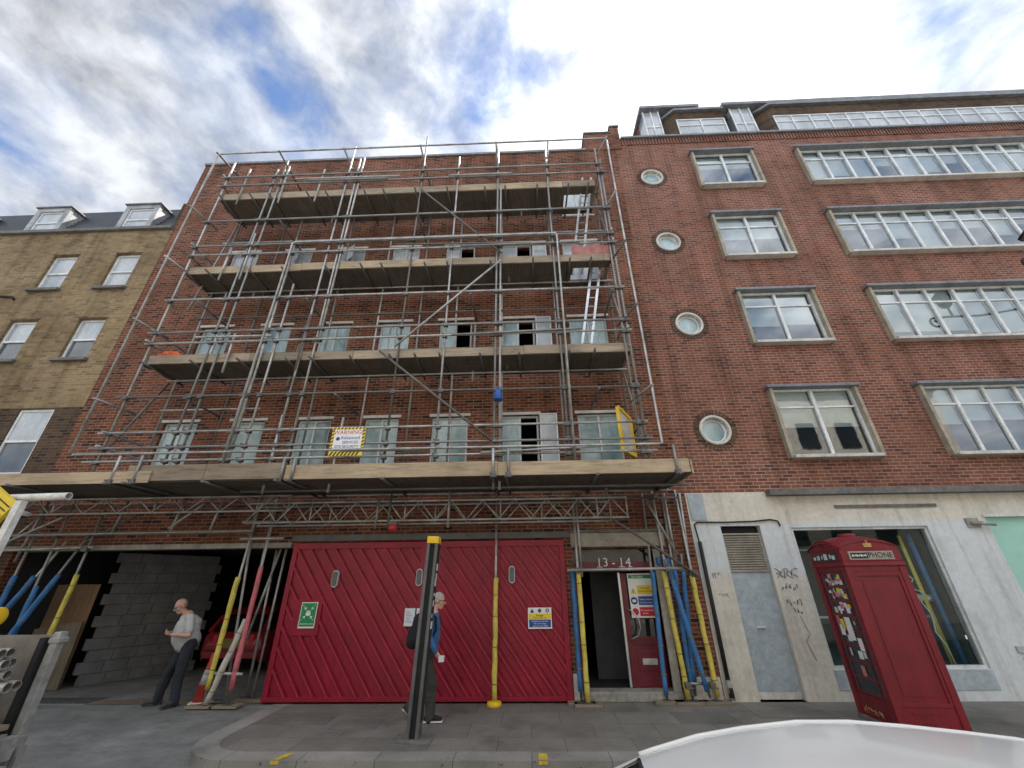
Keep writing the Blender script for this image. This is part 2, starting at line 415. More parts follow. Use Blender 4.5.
def text_faces(mb, s, size, place, align='CENTER', extrude=.0015, squash=1.):
    cu = bpy.data.curves.new('lettering', 'FONT'); cu.body = s; cu.size = size; cu.align_x = align; cu.align_y = 'CENTER'; cu.extrude = extrude; cu.resolution_u = 3
    ob = bpy.data.objects.new('lettering', cu); SCR.collection.objects.link(ob)
    SCR.view_layers[0].update(); dg = SCR.view_layers[0].depsgraph
    me = bpy.data.meshes.new_from_object(ob.evaluated_get(dg))
    i = len(mb.v); mb.v += [place(v.co.x*squash, v.co.y, v.co.z) for v in me.vertices]
    for p in me.polygons: mb.f.append(tuple(i+k for k in p.vertices)); mb.sm.append(False)
    bpy.data.objects.remove(ob); bpy.data.meshes.remove(me); bpy.data.curves.remove(cu)
    return mb
def on_front(x, y, z): return lambda a, b, c: (x+a, y-c, z+b)

# ------------------------------------------------------------------ ground
g = MB(); g.face([(-300, -300, -.125), (300, -300, -.125), (300, 300, -.125), (-300, 300, -.125)]); struct(g, 'road', 'asphalt')
def corner(rad, x, y, n=10):      # rounded near-left corner of the pavement
    return [(x+rad-rad*math.cos(t), y+rad-rad*math.sin(t)) for t in [math.pi/2*k/n for k in range(n+1)]]
XL, YK = -4.62, -2.62
inner = corner(.62, XL+.3, YK+.3); outer = corner(.92, XL, YK)
pv = MB(); pv.flat([(40, YK+.3), (40, .3), (XL+.3, .3)]+inner, -.12, 0.); struct(pv, 'pavement', 'paving')
kb = MB(); ring = [(XL, .25)]+outer+[(40, YK)]; ri = [(XL+.3, .25)]+inner+[(40, YK+.3)]
for a in range(len(ring)-1):
    p, q, r_, t = ring[a], ring[a+1], ri[a+1], ri[a]
    def kz(pt): return .004-.004*0
    kb.face([(*p, .003), (*q, .003), (*r_, .003), (*t, .003)])
    kb.face([(p[0], p[1], -.13), (q[0], q[1], -.13), (*q, .003), (*p, .003)])
struct(kb, 'kerb', 'kerbstone')
dv = MB(); xs = [-11.6+k*.5 for k in range(17)]
ys = [-2.9, -2.4, -1.8, -1.2, -.7, -.35, 0, .5, 8.5]; zz = [-.121, -.115, -.09, -.06, -.035, -.016, -.008, -.006, -.006]
for a, b in zip(xs, xs[1:]):
    for k in range(len(ys)-1): dv.face([(a, ys[k], zz[k]), (b, ys[k], zz[k]), (b, ys[k+1], zz[k+1]), (a, ys[k+1], zz[k+1])], True)
struct(dv, 'driveway', 'driveway_concrete')
pl_ = MB(); pl_.box(-40, -11.61, YK, .2, -.12, 0); struct(pl_, 'pavement', 'paving')
kerb_left = MB(); kerb_left.box(-40, -11.6, YK-.15, YK-.002, -.13, .003); struct(kerb_left, 'kerb', 'kerbstone')
for x, y in ((-3.12, YK+.02), (.14, YK+.02)):
    m = MB(); k = .09 if x < -2 else .0; m.face([(x-.06, y, .008), (x+.05, y, .008), (x+.05+k, y+.2, .008), (x-.06+k, y+.2, .008)]); m.face([(x-.06, y-.026, -.03), (x+.05, y-.026, -.03), (x+.05, y-.026, .006), (x-.06, y-.026, .006)])
    struct(m, 'kerb_mark', 'yellow_line')
m = MB(); m.face([(-5.75, -3.15, -.119), (-5.5, -3.15, -.119), (-5.28, -2.75, -.117), (-5.5, -2.72, -.117)]); struct(m, 'road_mark', 'yellow_line')
def cover(x0, x1, y0, y1, label):
    t = thing('access_cover', label, 'manhole cover', ((x0+x1)/2, (y0+y1)/2, 0))
    f = MB(); w = .018
    for a in ((x0, x1, y0, y0+w), (x0, x1, y1-w, y1), (x0, x0+w, y0+w, y1-w), (x1-w, x1, y0+w, y1-w)): f.box(*a, -.05, .003)
    f.build('frame', 'dark_concrete', t); p = MB(); p.box(x0+w+.006, x1-w-.006, y0+w+.006, y1-w-.006, -.05, .004); p.build('lid', 'paving', t)
cover(3.55, 4.75, -.95, -.5, 'rectangular pavement access cover in front of the pale blue door')
cover(-3.0, -2.3, -1.45, -.95, 'square pavement access cover left of the grey steel post')
cover(-3.85, -3.15, -1.25, -.8, 'square pavement access cover nearest the rounded kerb corner')
t = thing('pavement_light', 'dark cast iron pavement light with rows of small lenses by the block wall', 'cellar light', (-9.0, .2, 0))
f = MB(); f.box(-10.3, -8.15, -.02, .48, -.03, .004); f.build('frame', 'driveway_concrete', t)
f = MB()
for i in range(14):
    for j in range(4): f.box(-10.22+i*.15, -10.13+i*.15, .03+j*.11, .1+j*.11, 0, .01)
f.build('lens_grid', 'iron', t)

# ------------------------------------------------------------------ scaffolded red brick building
bA = thing('brick_building', 'red brick building wrapped in scaffolding with a wide garage opening and red gates', 'building', (-3.8, 0, 0))
COLS = [(-8.8, -7.95), (-7.1, -6.28), (-5.47, -4.65), (-3.83, -3.0), (-2.2, -1.33), (-.53, .35), (1.28, 2.28)]
ROWS = [(3.98, 5.5), (6.78, 8.3), (9.52, 11.05)]
holes = [(a, b, c, d) for a, b in COLS for c, d in ROWS]+[(1.4, 2.3, 12.15, 13.4)]
openings = [(-11.0, -4.9, 0, 2.62), (-4.86, .76, 0, 2.72), (.95, 2.72, 0, 2.52)]
w = MB(); w.wall(-11.08, 3.4, 0, 15.3, holes, depth=.16)
# skip lower openings: rebuild the wall with every opening
w = MB(); w.wall(-11.08, 3.4, 0, 15.3, holes+openings, depth=.3)
w.face([(-11.08, 0, 12), (-11.08, 9, 12), (-11.08, 9, 15.3), (-11.08, 0, 15.3)])
w.face([(3.4, 9, 14), (3.4, 0, 14), (3.4, 0, 15.3), (3.4, 9, 15.3)])
w.face([(-11.08, .35, 15.3), (3.4, .35, 15.3), (3.4, .35, 14.8), (-11.08, .35, 14.8)])
for z0, z1 in ((0, 2.9), (2.95, 15.3)): w.face([(-11.08, 9.2, z0), (3.4, 9.2, z0), (3.4, 9.2, z1), (-11.08, 9.2, z1)])
w.build('wall', 'red_brick', bA)
w = MB(); w.box(-11.08, -11.03, .31, 9.19, 0, 14.7); w.box(3.35, 3.4, .31, 9.19, 0, 14.7); w.build('side_wall', 'red_brick', bA)
w = MB(); w.box(-11.1, 2.38, -.05, .38, 15.302, 15.40, .01); w.build('coping', 'lead', bA)
w = MB(); w.box(2.4, 3.33, -.03, .9, 15.302, 16.2); w.box(3.33, 3.62, -.05, 1.2, 15.302, 16.5); w.build('parapet_pier', 'red_brick', bA)
w = MB(); w.box(2.37, 3.325, -.06, .93, 16.203, 16.27); w.box(3.3, 3.65, -.08, 1.23, 16.503, 16.58); w.build('pier_coping', 'dark_concrete', bA)
w = MB(); w.box(-11.05, 3.38, .4, 9, 14.7, 14.78); w.build('roof', 'slate', bA)
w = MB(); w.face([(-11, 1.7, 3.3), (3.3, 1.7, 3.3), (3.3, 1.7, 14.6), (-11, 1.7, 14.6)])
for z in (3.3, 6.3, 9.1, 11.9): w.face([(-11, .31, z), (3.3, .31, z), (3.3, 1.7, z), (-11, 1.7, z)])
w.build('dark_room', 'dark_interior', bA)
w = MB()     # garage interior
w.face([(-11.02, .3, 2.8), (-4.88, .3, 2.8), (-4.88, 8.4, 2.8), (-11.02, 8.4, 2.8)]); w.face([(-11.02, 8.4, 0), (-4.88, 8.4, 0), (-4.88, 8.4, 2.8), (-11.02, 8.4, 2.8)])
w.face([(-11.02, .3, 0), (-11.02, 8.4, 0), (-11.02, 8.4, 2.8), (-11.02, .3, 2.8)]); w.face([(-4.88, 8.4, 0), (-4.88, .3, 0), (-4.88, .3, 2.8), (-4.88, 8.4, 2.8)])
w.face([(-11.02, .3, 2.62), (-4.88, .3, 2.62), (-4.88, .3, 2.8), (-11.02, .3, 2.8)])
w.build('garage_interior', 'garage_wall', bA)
w = MB(); w.box(-11.3, -4.95, -.04, .06, 2.622, 2.72); w.build('garage_lintel', 'concrete', bA)
w = MB(); w.box(-4.95, .9, -.05, .05, 2.74, 2.86); w.build('gate_track', 'dark_steel', bA)
# windows: steel double casements
OPEN = {(5, 0), (5, 1), (5, 2), (4, 1), (4, 2)}
for ci, (a, b) in enumerate(COLS):
    rows = list(enumerate(ROWS))+([(3, (12.15, 13.4))] if ci == 6 else [])
    for ri_, (c, d) in rows:
        if ri_ == 3: a, b = 1.4, 2.3
        e = .045; fr = MB(); y0, y1 = .07, .13
        fr.box(a, a+e, y0, y1, c, d); fr.box(b-e, b, y0, y1, c, d); fr.box(a+e, b-e, y0, y1, d-e, d); fr.box(a+e, b-e, y0, y1, c, c+e)
        mid = (a+b)/2; fr.box(mid-.022, mid+.022, y0-.01, y1, c+e, d-e)
        win = fr.build('window', 'steel_frame', bA)
        hole_right = (ci, ri_) in OPEN
        pm = 'dusty_pane' if ri_ < 2 else 'pale_pane'
        p = MB(); p.box(a+e, mid-.022, .095, .103, c+e, d-e); p.build('pane', pm, win)
        if not hole_right:
            p = MB(); p.box(mid+.022, b-e, .095, .103, c+e, d-e); p.build('pane', pm, win)
        elif ci == 5:      # sash swung right round and lying near the wall
            s_ = MB(); sx0, sx1 = b+.03, b+.03+(b-a)/2-.03; k = .03
            s_.box(sx0, sx0+k, -.09, -.05, c, d); s_.box(sx1-k, sx1, -.09, -.05, c, d); s_.box(sx0+k, sx1-k, -.09, -.05, c, c+k); s_.box(sx0+k, sx1-k, -.09, -.05, d-k, d)
            so = s_.build('open_sash', 'window_white', win); p = MB(); p.box(sx0+k, sx1-k, -.073, -.066, c+k, d-k); p.build('pane', 'pale_pane', so)
        lt = MB(); lt.box(a-.06, b+.06, -.035, .05, d+.003, d+.075, .008); lt.build('lintel', 'sill_stone', win)
        sl = MB(); sl.box(a-.05, b+.05, -.06, .07, c-.06, c-.003, .008); sl.build('sill', 'sill_stone', win)
# row 3 fly-open top lights seen in the photo as tilted panes
for x in (-5.25, -6.9):
    p = MB(); z = 10.55; p.face([(x, -.02, z), (x+.34, -.22, z), (x+.34, -.22, z+.5), (x, -.02, z+.5)]); p.face([(x, -.012, z), (x, -.012, z+.5), (x+.34, -.212, z+.5), (x+.34, -.212, z)])
    p.build('open_sash', 'pale_pane', bA)
# entrance 13-14
w = MB(); w.box(.9, 2.8, -.09, .1, 2.55, 2.82, .015); w.build('entrance_fascia', 'lintel_board', bA)
w = MB(); w.box(.9, 2.8, -.12, .1, 2.823, 2.88, .01); w.build('entrance_cornice', 'dark_concrete', bA)
w = MB(); w.box(.96, 2.71, .12, .2, 2.1, 2.27); w.box(.96, 1.02, .12, .2, 0.16, 2.1); w.box(2.62, 2.71, .12, .2, .16, 2.1); fr = w.build('door_frame', 'maroon_paint', bA)
w = MB(); w.box(.96, 2.71, .14, .2, 2.273, 2.52); w.build('fanlight', 'car_glass', bA)
nm = MB()
# numerals with small serifs
def numeral(s, x):
    text_faces(nm, s, .23, on_front(x, .105, 2.26), extrude=.006)
for s, x in (('1', 1.47), ('3', 1.60), ('-', 1.76), ('1', 1.92), ('4', 2.06)): numeral(s, x)
for x in (1.47, 1.92): nm.box(x-.055, x+.06, .098, .112, 2.173, 2.188)
nm.box(2.05, 2.13, .098, .112, 2.173, 2.188)
nm.build('numerals', 'window_white', bA)
w = MB(); w.box(.96, 2.71, -.02, .34, .0, .15, .02); w.build('doorstep', 'concrete', bA)
w = MB(); w.face([(.97, .3, .152), (2.7, .3, .152), (2.7, 5, .152), (.97, 5, .152)]); w.face([(.97, 5, .15), (2.7, 5, .15), (2.7, 5, 2.6), (.97, 5, 2.6)]); w.face([(.965, .3, .15), (.965, 5, .15), (.965, 5, 2.6), (.965, .3, 2.6)]); w.face([(2.705, .3, .15), (2.705, 5, .15), (2.705, 5, 2.6), (2.705, .3, 2.6)]); w.face([(.96, .3, 2.52), (2.71, .3, 2.52), (2.71, 5, 2.55), (.96, 5, 2.55)])
w.build('hall', 'dark_interior', bA)
w = MB(); w.box(1.38, 1.98, 1.0, 1.04, .16, 2.3); w.build('hall_panel', 'hall_wall', bA)
d = MB(); x0, x1, y0, y1 = 1.9, 2.6, .3, .345
for a in ((x0, x0+.1, .16, 2.07), (x1-.1, x1, .16, 2.07), (x0+.1, x1-.1, .16, .3), (x0+.1, x1-.1, .82, .95), (x0+.1, x1-.1, 1.96, 2.07), (x0+.1, x1-.1, 1.25, 1.31)): d.box(a[0], a[1], y0, y1, a[2], a[3], .006)
d.box(x0+.1, x1-.1, y0+.015, y1, .3, .82); d.box(x0+.16, x1-.16, y0+.003, y1-.005, .4, .72, .01)
dd = d.build('door', 'maroon_paint', bA); p = MB(); p.box(x0+.1, x1-.1, .318, .326, .95, 1.96); p.build('glass', 'car_glass', dd)
p = MB(); p.box(2.14, 2.42, .288, .301, .5, .6, .006); p.build('letter_plate', 'aluminium', dd)
p = MB(); p.path([(1.95, .28, 1.42), (1.95, .2, 1.42), (2.03, .16, 1.40), (2.13, .14, 1.25), (2.15, .15, 1.12), (2.10, .18, .98), (1.98, .24, .92), (1.95, .28, .92)], .014); p.build('handle', 'aluminium', dd)
p = MB(); p.box(1.84, 1.885, .24, .3, .16, 2.08, .008); p.build('door_edge', 'aluminium', dd)
w = MB(); w.box(2.55, 2.69, -.03, .02, .15, 2.5); w.build('pilaster', 'lintel_board', bA)
w = MB(); w.box(.78, .94, -.02, .02, 0, .42, .01); w.build('plinth', 'sill_stone', bA); w = MB(); w.box(2.74, 3.4, -.03, .02, 0, .36, .015); w.build('plinth', 'sill_stone', bA)

# ------------------------------------------------------------------ gates
gt = thing('gate', 'pair of wide crimson boarded gates with diagonal battens', 'gate', (-2.05, -.03, 0))
def leaf(x0, x1):
    p = MB(); p.box(x0, x1, -.02, .03, .03, 2.70); lf = p.build('gate_leaf', 'gate_red', gt)
    f = MB(); e = .1
    f.box(x0, x0+e, -.078, -.0205, .03, 2.70, .006); f.box(x1-e, x1, -.078, -.0205, .03, 2.70, .006); f.box(x0+e, x1-e, -.078, -.0205, 2.58, 2.70, .006); f.box(x0+e, x1-e, -.078, -.0205, .03, .1, .006)
    f.build('gate_frame', 'gate_red', lf)
    b = MB(); sl = 1.32; a0, a1, zb, zt = x0+e, x1-e, .1, 2.58; step = .262
    n = int((a1-a0+(zt-zb)/sl)/step)+2
    for k in range(n):
        xb = a0+.12+k*step            # bottom crossing
        # board: line x = xb - (z-zb)/sl
        def strip(o0, o1, ya, yb):
            # clip the slanted strip to the leaf
            pts = []
            def clip(poly):
                def cut(poly, f):
                    out = []
                    for i in range(len(poly)):
                        p, q = poly[i], poly[(i+1) % len(poly)]; fp, fq = f(p), f(q)
                        if fp >= 0: out.append(p)
                        if fp*fq < 0: t = fp/(fp-fq); out.append((p[0]+(q[0]-p[0])*t, p[1]+(q[1]-p[1])*t))
                    return out
                for f in (lambda p: p[0]-a0, lambda p: a1-p[0]):
                    if len(poly) > 2: poly = cut(poly, f)
                return poly
            h = (zt-zb)/sl
            poly = clip([(xb+o0, zb), (xb+o1, zb), (xb+o1-h, zt), (xb+o0-h, zt)])
            if len(poly) > 2: b.prism(poly, ya, yb)
        strip(0, .215, -.046, -.0203)
        strip(.155, .178, -.074, -.0462); strip(.178, .215, -.058, -.0462)
    b.build('diagonal_boards', 'gate_red', lf)
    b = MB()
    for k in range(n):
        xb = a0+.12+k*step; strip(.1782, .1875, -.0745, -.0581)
    b.build('edge_highlights', 'gate_highlight', lf)  # lighter red strips paint a highlight along each batten edge
leaf(-4.86, -2.06); leaf(-2.045, .76)
for x, z in ((-4.28, 1.39), (-2.21, 1.345), (.2, 1.32)):
    pass
def oval_light(x, z, label):
    t = thing('bulkhead_light', label, 'lamp', (x, -.08, z), 'oval lamps on the red gates')
    o = MB()
    def stad(r, h, n=10): return [(x+r*math.cos(a), z+h+r*math.sin(a)) for a in [math.pi*k/n for k in range(n+1)]]+[(x+r*math.cos(a), z-h+r*math.sin(a)) for a in [math.pi+math.pi*k/n for k in range(n+1)]]
    o.prism(stad(.062, .095), -.12, -.06); o.build('housing', 'steel_frame', t)
    o = MB(); o.prism(stad(.045, .09), -.145, -.1201); o.build('lens', 'post_grey', t)
oval_light(-3.86, 2.02, 'oval grey lamp on the red gate above the green assembly sign')
oval_light(-2.16, 2.03, 'oval grey lamp on the red gate beside the steel post')
oval_light(-.31, 2.06, 'oval grey lamp on the red gate up from the blue and yellow notice')

# ------------------------------------------------------------------ signs
def sign_panel(name, label, x0, x1, z0, z1, y, mat='sign_white'):
    t = thing(name, label, 'sign', ((x0+x1)/2, y, z0)); b = MB(); b.box(x0, x1, y-.008, y, z0, z1, .003); b.build('panel', mat, t); return t
t = sign_panel('assembly_sign', 'green fire assembly point sign on the left red gate', -4.44, -4.12, 1.17, 1.61, -.085)
b = MB(); b.box(-4.58, -4.04, -.077, -.047, 1.05, 1.66); b.build('backing_board', 'gate_red', t)
b = MB(); b.box(-4.425, -4.135, -.0945, -.0932, 1.2, 1.595); b.build('green_field', 'sign_green', t)
b = MB()
for sx in (-1, 1):
    for sz in (-1, 1):
        cx, cz = -4.28, 1.43; dx, dz = sx*.105, sz*.115
        b.prism([(cx+dx*.45, cz+dz*.45), (cx+dx*.9, cz+dz*.55), (cx+dx*.55, cz+dz*.9)], -.097, -.0947)
        b.beam((cx+dx*.6, -.0958, cz+dz*.6), (cx+dx*1.15, -.0958, cz+dz*1.15), .003, .022, (0, 1, 0))
for dx, dz, k in ((-.028, .0, .9), (.028, .0, .9), (0, -.006, 1.15)):
    b.lathe((-4.28+dx, -.0957, 1.455+dz), [(0, -.001), (.015*k, -.001), (.015*k, .001), (0, .001)], 12, 'y'); b.box(-4.28+dx-.02*k, -4.28+dx+.02*k, -.0972-k*.0004, -.0947, 1.385+dz, 1.438+dz)
text_faces(b, 'Assembly point', .042, on_front(-4.28, -.0952, 1.245))
b.build('pictogram', 'sign_white', t)
for x, label in ((-2.39, 'white paper notice on the red gate, left sheet of the pair behind the post'), (-2.16, 'white paper notice on the red gate, right sheet of the pair behind the post')):
    t = thing('paper_notice', label, 'notice', (x, -.06, 1.2), 'paper notices on the gate'); b = MB(); b.box(x, x+.2, -.084, -.079, 1.19, 1.49); b.build('sheet', 'paper', t)
    b = MB()
    for k in range(6): b.box(x+.03, x+.1+.05*((k*7) % 3)/2, -.0865, -.0848, 1.43-k*.035, 1.437-k*.035)
    b.build('print', 'sign_blue', t)
t = sign_panel('site_notice', 'small white, yellow and blue site safety notice on the right red gate', -.01, .44, 1.13, 1.48, -.085)
b = MB(); b.box(.0, .43, -.0942, -.0932, 1.29, 1.38); b.build('yellow_band', 'sign_yellow', t)
b = MB(); b.box(.01, .42, -.0942, -.0932, 1.155, 1.282); b.build('blue_band', 'sign_blue', t)
b = MB(); b.prism([(.03, 1.395), (.11, 1.395), (.07, 1.462)], -.0945, -.0932); b.lathe((.36, -.094, 1.43), [(0, -.001), (.034, -.001), (.034, .001), (0, .001)], 16, 'y'); b.build('symbols', 'sign_black', t)
b = MB(); b.lathe((.215, -.094, 1.43), [(0, -.001), (.034, -.001), (.034, .001), (0, .001)], 16, 'y'); b.build('round_symbol', 'post_grey', t)
b = MB(); text_faces(b, 'Danger', .05, on_front(.215, -.095, 1.35)); text_faces(b, 'Construction site', .036, on_front(.215, -.095, 1.31)); b.build('black_lettering', 'sign_black', t)
b = MB(); text_faces(b, 'Unauthorised persons', .036, on_front(.215, -.095, 1.255)); text_faces(b, 'All visitors must', .036, on_front(.215, -.095, 1.215)); text_faces(b, 'report to site office', .036, on_front(.215, -.095, 1.178)); b.box(.35, .37, -.0962, -.0955, 1.41, 1.452); b.build('white_lettering', 'sign_white', t)
# site safety board on the open door
SX, SY = 2.03, .255
t = thing('safety_board', 'white site safety board with yellow, blue and red panels on the entrance door', 'sign', (2.27, SY, 1.28))
b = MB(); b.box(SX, SX+.5, SY-.01, SY, 1.27, 2.06, .003); b.build('panel', 'sign_white', t)
b = MB(); b.box(SX+.02, SX+.48, SY-.013, SY-.0102, 1.965, 2.03); b.build('green_band', 'sign_green', t)
b = MB(); b.box(SX+.17, SX+.48, SY-.013, SY-.0102, 1.68, 1.84); b.prism([(SX+.025, 1.69), (SX+.145, 1.69), (SX+.085, 1.80)], SY-.013, SY-.0102); b.build('yellow_band', 'sign_yellow', t)
b = MB(); b.box(SX+.17, SX+.48, SY-.013, SY-.0102, 1.49, 1.645); b.lathe((SX+.085, SY-.0118, 1.567), [(0, -.0015), (.066, -.0015), (.066, .0015), (0, .0015)], 20, 'y'); b.build('blue_band', 'sign_blue', t)
b = MB(); b.box(SX+.17, SX+.48, SY-.013, SY-.0102, 1.3, 1.455); b.lathe((SX+.085, SY-.0118, 1.375), [(.045, -.0015), (.064, -.0015), (.064, .0015), (.045, .0015)], 20, 'y'); b.beam((SX+.04, SY-.0125, 1.42), (SX+.13, SY-.0125, 1.33), .003, .016, (0, 1, 0)); b.build('red_band', 'sign_red', t)
b = MB(); text_faces(b, 'Site safety', .058, on_front(SX+.2, SY-.0135, 1.997)); text_faces(b, 'Safety helmets', .046, on_front(SX+.325, SY-.0135, 1.59)); text_faces(b, 'must be worn', .046, on_front(SX+.325, SY-.0135, 1.535)); text_faces(b, 'No unauthorised', .042, on_front(SX+.325, SY-.0135, 1.40)); text_faces(b, 'access', .042, on_front(SX+.28, SY-.0135, 1.35)); b.box(SX+.05, SX+.12, SY-.0142, SY-.0134, 1.54, 1.59); b.build('white_lettering', 'sign_white', t)
b = MB(); text_faces(b, 'Warning', .046, on_front(SX+.325, SY-.0135, 1.79)); text_faces(b, 'Construction site', .038, on_front(SX+.325, SY-.0135, 1.735)); b.box(SX+.078, SX+.092, SY-.0142, SY-.0134, 1.71, 1.765); b.build('black_lettering', 'sign_black', t)
# scaffold alarm sign
t = sign_panel('warning_sign', 'white warning sign with black and yellow hazard border tied to the scaffold rails', -4.04, -3.36, 4.3, 4.9, -1.30, 'sign_yellow')
b = MB(); b.box(-3.985, -3.415, -1.31, -1.3085, 4.40, 4.85); b.build('white_field', 'sign_white', t)
b = MB()
for k in range(9):
    x = -4.03+k*.075
    for z0, z1 in ((4.305, 4.395), (4.855, 4.897)):
        s_ = (z1-z0)*.6; b.prism([(x, z0), (x+.034, z0), (x+.034+s_, z1), (x+s_, z1)], -1.31, -1.3085) if x+.034+s_ < -3.37 else None
for k in range(6):
    z = 4.42+k*.075
    for x0, x1 in ((-4.035, -3.99), (-3.41, -3.365)): b.prism([(x0, z), (x1, z+.03), (x1, z+.064), (x0, z+.034)], -1.31, -1.3085)
b.build('hazard_stripes', 'sign_black', t)
b = MB(); text_faces(b, 'WARNING!', .118, on_front(-3.70, -1.3115, 4.79)); b.build('red_lettering', 'sign_red', t)
b = MB(); text_faces(b, 'Advanced', .10, on_front(-3.65, -1.3115, 4.675)); text_faces(b, 'SERVICES', .08, on_front(-3.64, -1.3115, 4.58)); text_faces(b, 'SITE SECURITY', .075, on_front(-3.70, -1.3115, 4.49)); b.lathe((-3.9, -1.3105, 4.66), [(0, -.001), (.04, -.001), (.04, .001), (0, .001)], 10, 'y'); b.build('black_lettering', 'sign_blue', t)
t.location += Vector((.145, 0, -.11))
t = thing('wall_notice', 'colourful safety notice on the brickwork behind the blue scaffold poles', 'sign', (-11.35, -.02, 1.5))
b = MB(); b.box(-11.75, -11.12, -.03, -.015, 1.55, 2.1); b.build('panel', 'sign_white', t)
b = MB(); b.box(-11.7, -11.17, -.034, -.0302, 1.85, 1.97); b.build('yellow_band', 'sign_yellow', t); b = MB(); b.box(-11.7, -11.17, -.034, -.0302, 1.6, 1.8); b.build('red_band', 'sign_red', t)

# ------------------------------------------------------------------ right office building
bB = thing('office_building', 'red brick office building with round windows and a painted stone shopfront', 'building', (10, 0, 0))
SQ = [(5.93, 7.82, 4.37, 6.0), (5.93, 7.82, 7.33, 8.92), (5.93, 7.82, 10.23, 11.88), (5.93, 7.82, 13.23, 14.84)]
ST = [(9.4, 21.8, c, d) for _, _, c, d in SQ]
RW = [(4.41, 5.02, .30), (4.43, 7.98, .30), (4.42, 10.92, .30), (4.42, 13.80, .30)]
w = MB(); w.wall(3.42, 24, 3.6, 15.8, SQ+ST, depth=.14, rounds=RW); w.face([(3.42, 9, 3.6), (3.42, 0, 3.6), (3.42, 0, 15.8), (3.42, 9, 15.8)])
w.build('wall', 'office_brick', bB)
w = MB(); w.box(3.405, 24, 9.2, 9.3, 0, 15.6); w.box(23.9, 24, .31, 9.19, 0, 15.6); w.box(3.405, 3.42, .0, 9.19, 0, 15.7); w.build('back_wall', 'office_brick', bB)
w = MB(); w.box(3.64, 24, -.1, .32, 15.802, 15.89, .012); w.build('coping', 'lead', bB)
w = MB(); [w.box(3.66+k*.105, 3.72+k*.105, -.035, .0, 15.5, 15.79) for k in range(190)]; w.build('dentil_course', 'office_brick', bB)
w = MB(); w.box(3.5, 24, .32, 9, 15.6, 15.7); w.build('roof', 'lead', bB)
SQF = {0: .5, 1: .62, 2: .55, 3: .45}
def surround(a, b, c, d, parent, lights, row, blinds):
    e = .075; f = MB(); y0, y1 = -.13, .05
    f.prism([(a-e, c-e+.012), (b+e, c-e+.012), (b+e, d), (b, d), (b, c-.01), (a, c-.01), (a, d), (a-e, d)], y0, y1); win = f.build('window', 'stone_surround', parent)
    f = MB(); f.box(a-e-.06, b+e+.05, y0-.06, y1, d+.002, d+.075, .01); f.build('head', 'lead', win)
    f = MB(); f.box(a, b, y0-.05, y1, c-e, c-.002, .01); f.build('sill', 'sill_stone', win)
    n = lights; fm = MB(); k = .045; ya, yb = .0, .06; wd = (b-a)/n; tz = d-(d-c)*.28
    fm.box(a, b, ya, yb, d-k, d); fm.box(a, b, ya, yb, c, c+k)
    for i in range(n+1):
        x = min(max(a+i*wd, a+k/2), b-k/2); fm.box(x-k/2-(.012 if 0 < i < n else 0), x+k/2+(.012 if 0 < i < n else 0), ya-.012, yb, c+k, d-k)
    for i in range(n): fm.box(a+i*wd+k, a+(i+1)*wd-k, ya, yb, tz-.02, tz+.02)
    fm.build('frame', 'window_white', win)
    for i in range(n):
        p = MB(); g0, g1 = a+i*wd+k*.5, a+(i+1)*wd-k*.5
        p.face([(g0, .03, c+k), (g1, .03, c+k), (g1, .03, d-k), (g0, .03, d-k)]); p.build('pane', 'office_glass', win)
        drop = blinds(i)
        if drop > 0:
            bl = MB(); z0 = d-(d-c)*drop
            bl.face([(g0, .13, z0), (g1, .13, z0), (g1, .13, d), (g0, .13, d)]); bl.box(g0, g1, .125, .135, z0-.02, z0); bl.build('blind', 'blind', win)
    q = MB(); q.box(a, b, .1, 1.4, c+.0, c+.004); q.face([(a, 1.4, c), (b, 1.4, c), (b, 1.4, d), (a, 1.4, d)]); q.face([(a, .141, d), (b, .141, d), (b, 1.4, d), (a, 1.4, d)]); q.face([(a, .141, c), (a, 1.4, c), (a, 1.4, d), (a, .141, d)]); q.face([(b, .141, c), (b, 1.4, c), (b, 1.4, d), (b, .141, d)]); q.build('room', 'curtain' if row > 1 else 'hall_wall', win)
    return win
for r_, h in enumerate(SQ):
    surround(*h, bB, 2, r_, lambda i, r_=r_: [(.55, .55), (.62, .6), (.5, .5), (.35, .35)][r_][i])
rnd = random.Random(3)
for r_, h in enumerate(ST):
    surround(*h, bB, 17, r_, lambda i, r_=r_: rnd.choice([(.55, .6, .5), (.75, .85, .6, .8), (.4, .6, .9, .35), (.7, .45, .9, .6)][r_]))
for cx, cz, r in RW:
    f = MB(); f.lathe((cx, 0, cz), [(r, .1), (r, -.03), (r+.015, -.04), (r+.045, -.04), (r+.06, -.025), (r+.06, .0)], 40, 'y', False); win = f.build('window', 'sill_stone', bB)
    f = MB(); f.lathe((cx, 0, cz), [(r-.002, .11), (r-.002, .07), (r-.05, .07), (r-.05, .11)], 40, 'y', False); f.build('frame', 'window_white', win)
    p = MB(); p.lathe((cx, 0, cz), [(0, .1), (r-.052, .1)], 40, 'y', False); p.build('pane', 'dusty_pane', win)
    ar = MB()
    for k in range(34):
        a = 2*math.pi*k/34; d = Vector((math.cos(a), 0, math.sin(a))); c_ = Vector((cx, -.004, cz)); t_ = Vector((-d.z, 0, d.x))
        p0, p1 = c_+d*(r+.064), c_+d*(r+.2)
        ar.face([p0-t_*.028, p1-t_*.035, p1+t_*.035, p0+t_*.028])
    ar.build('arch_and_shade_line', 'brown_brick', win)
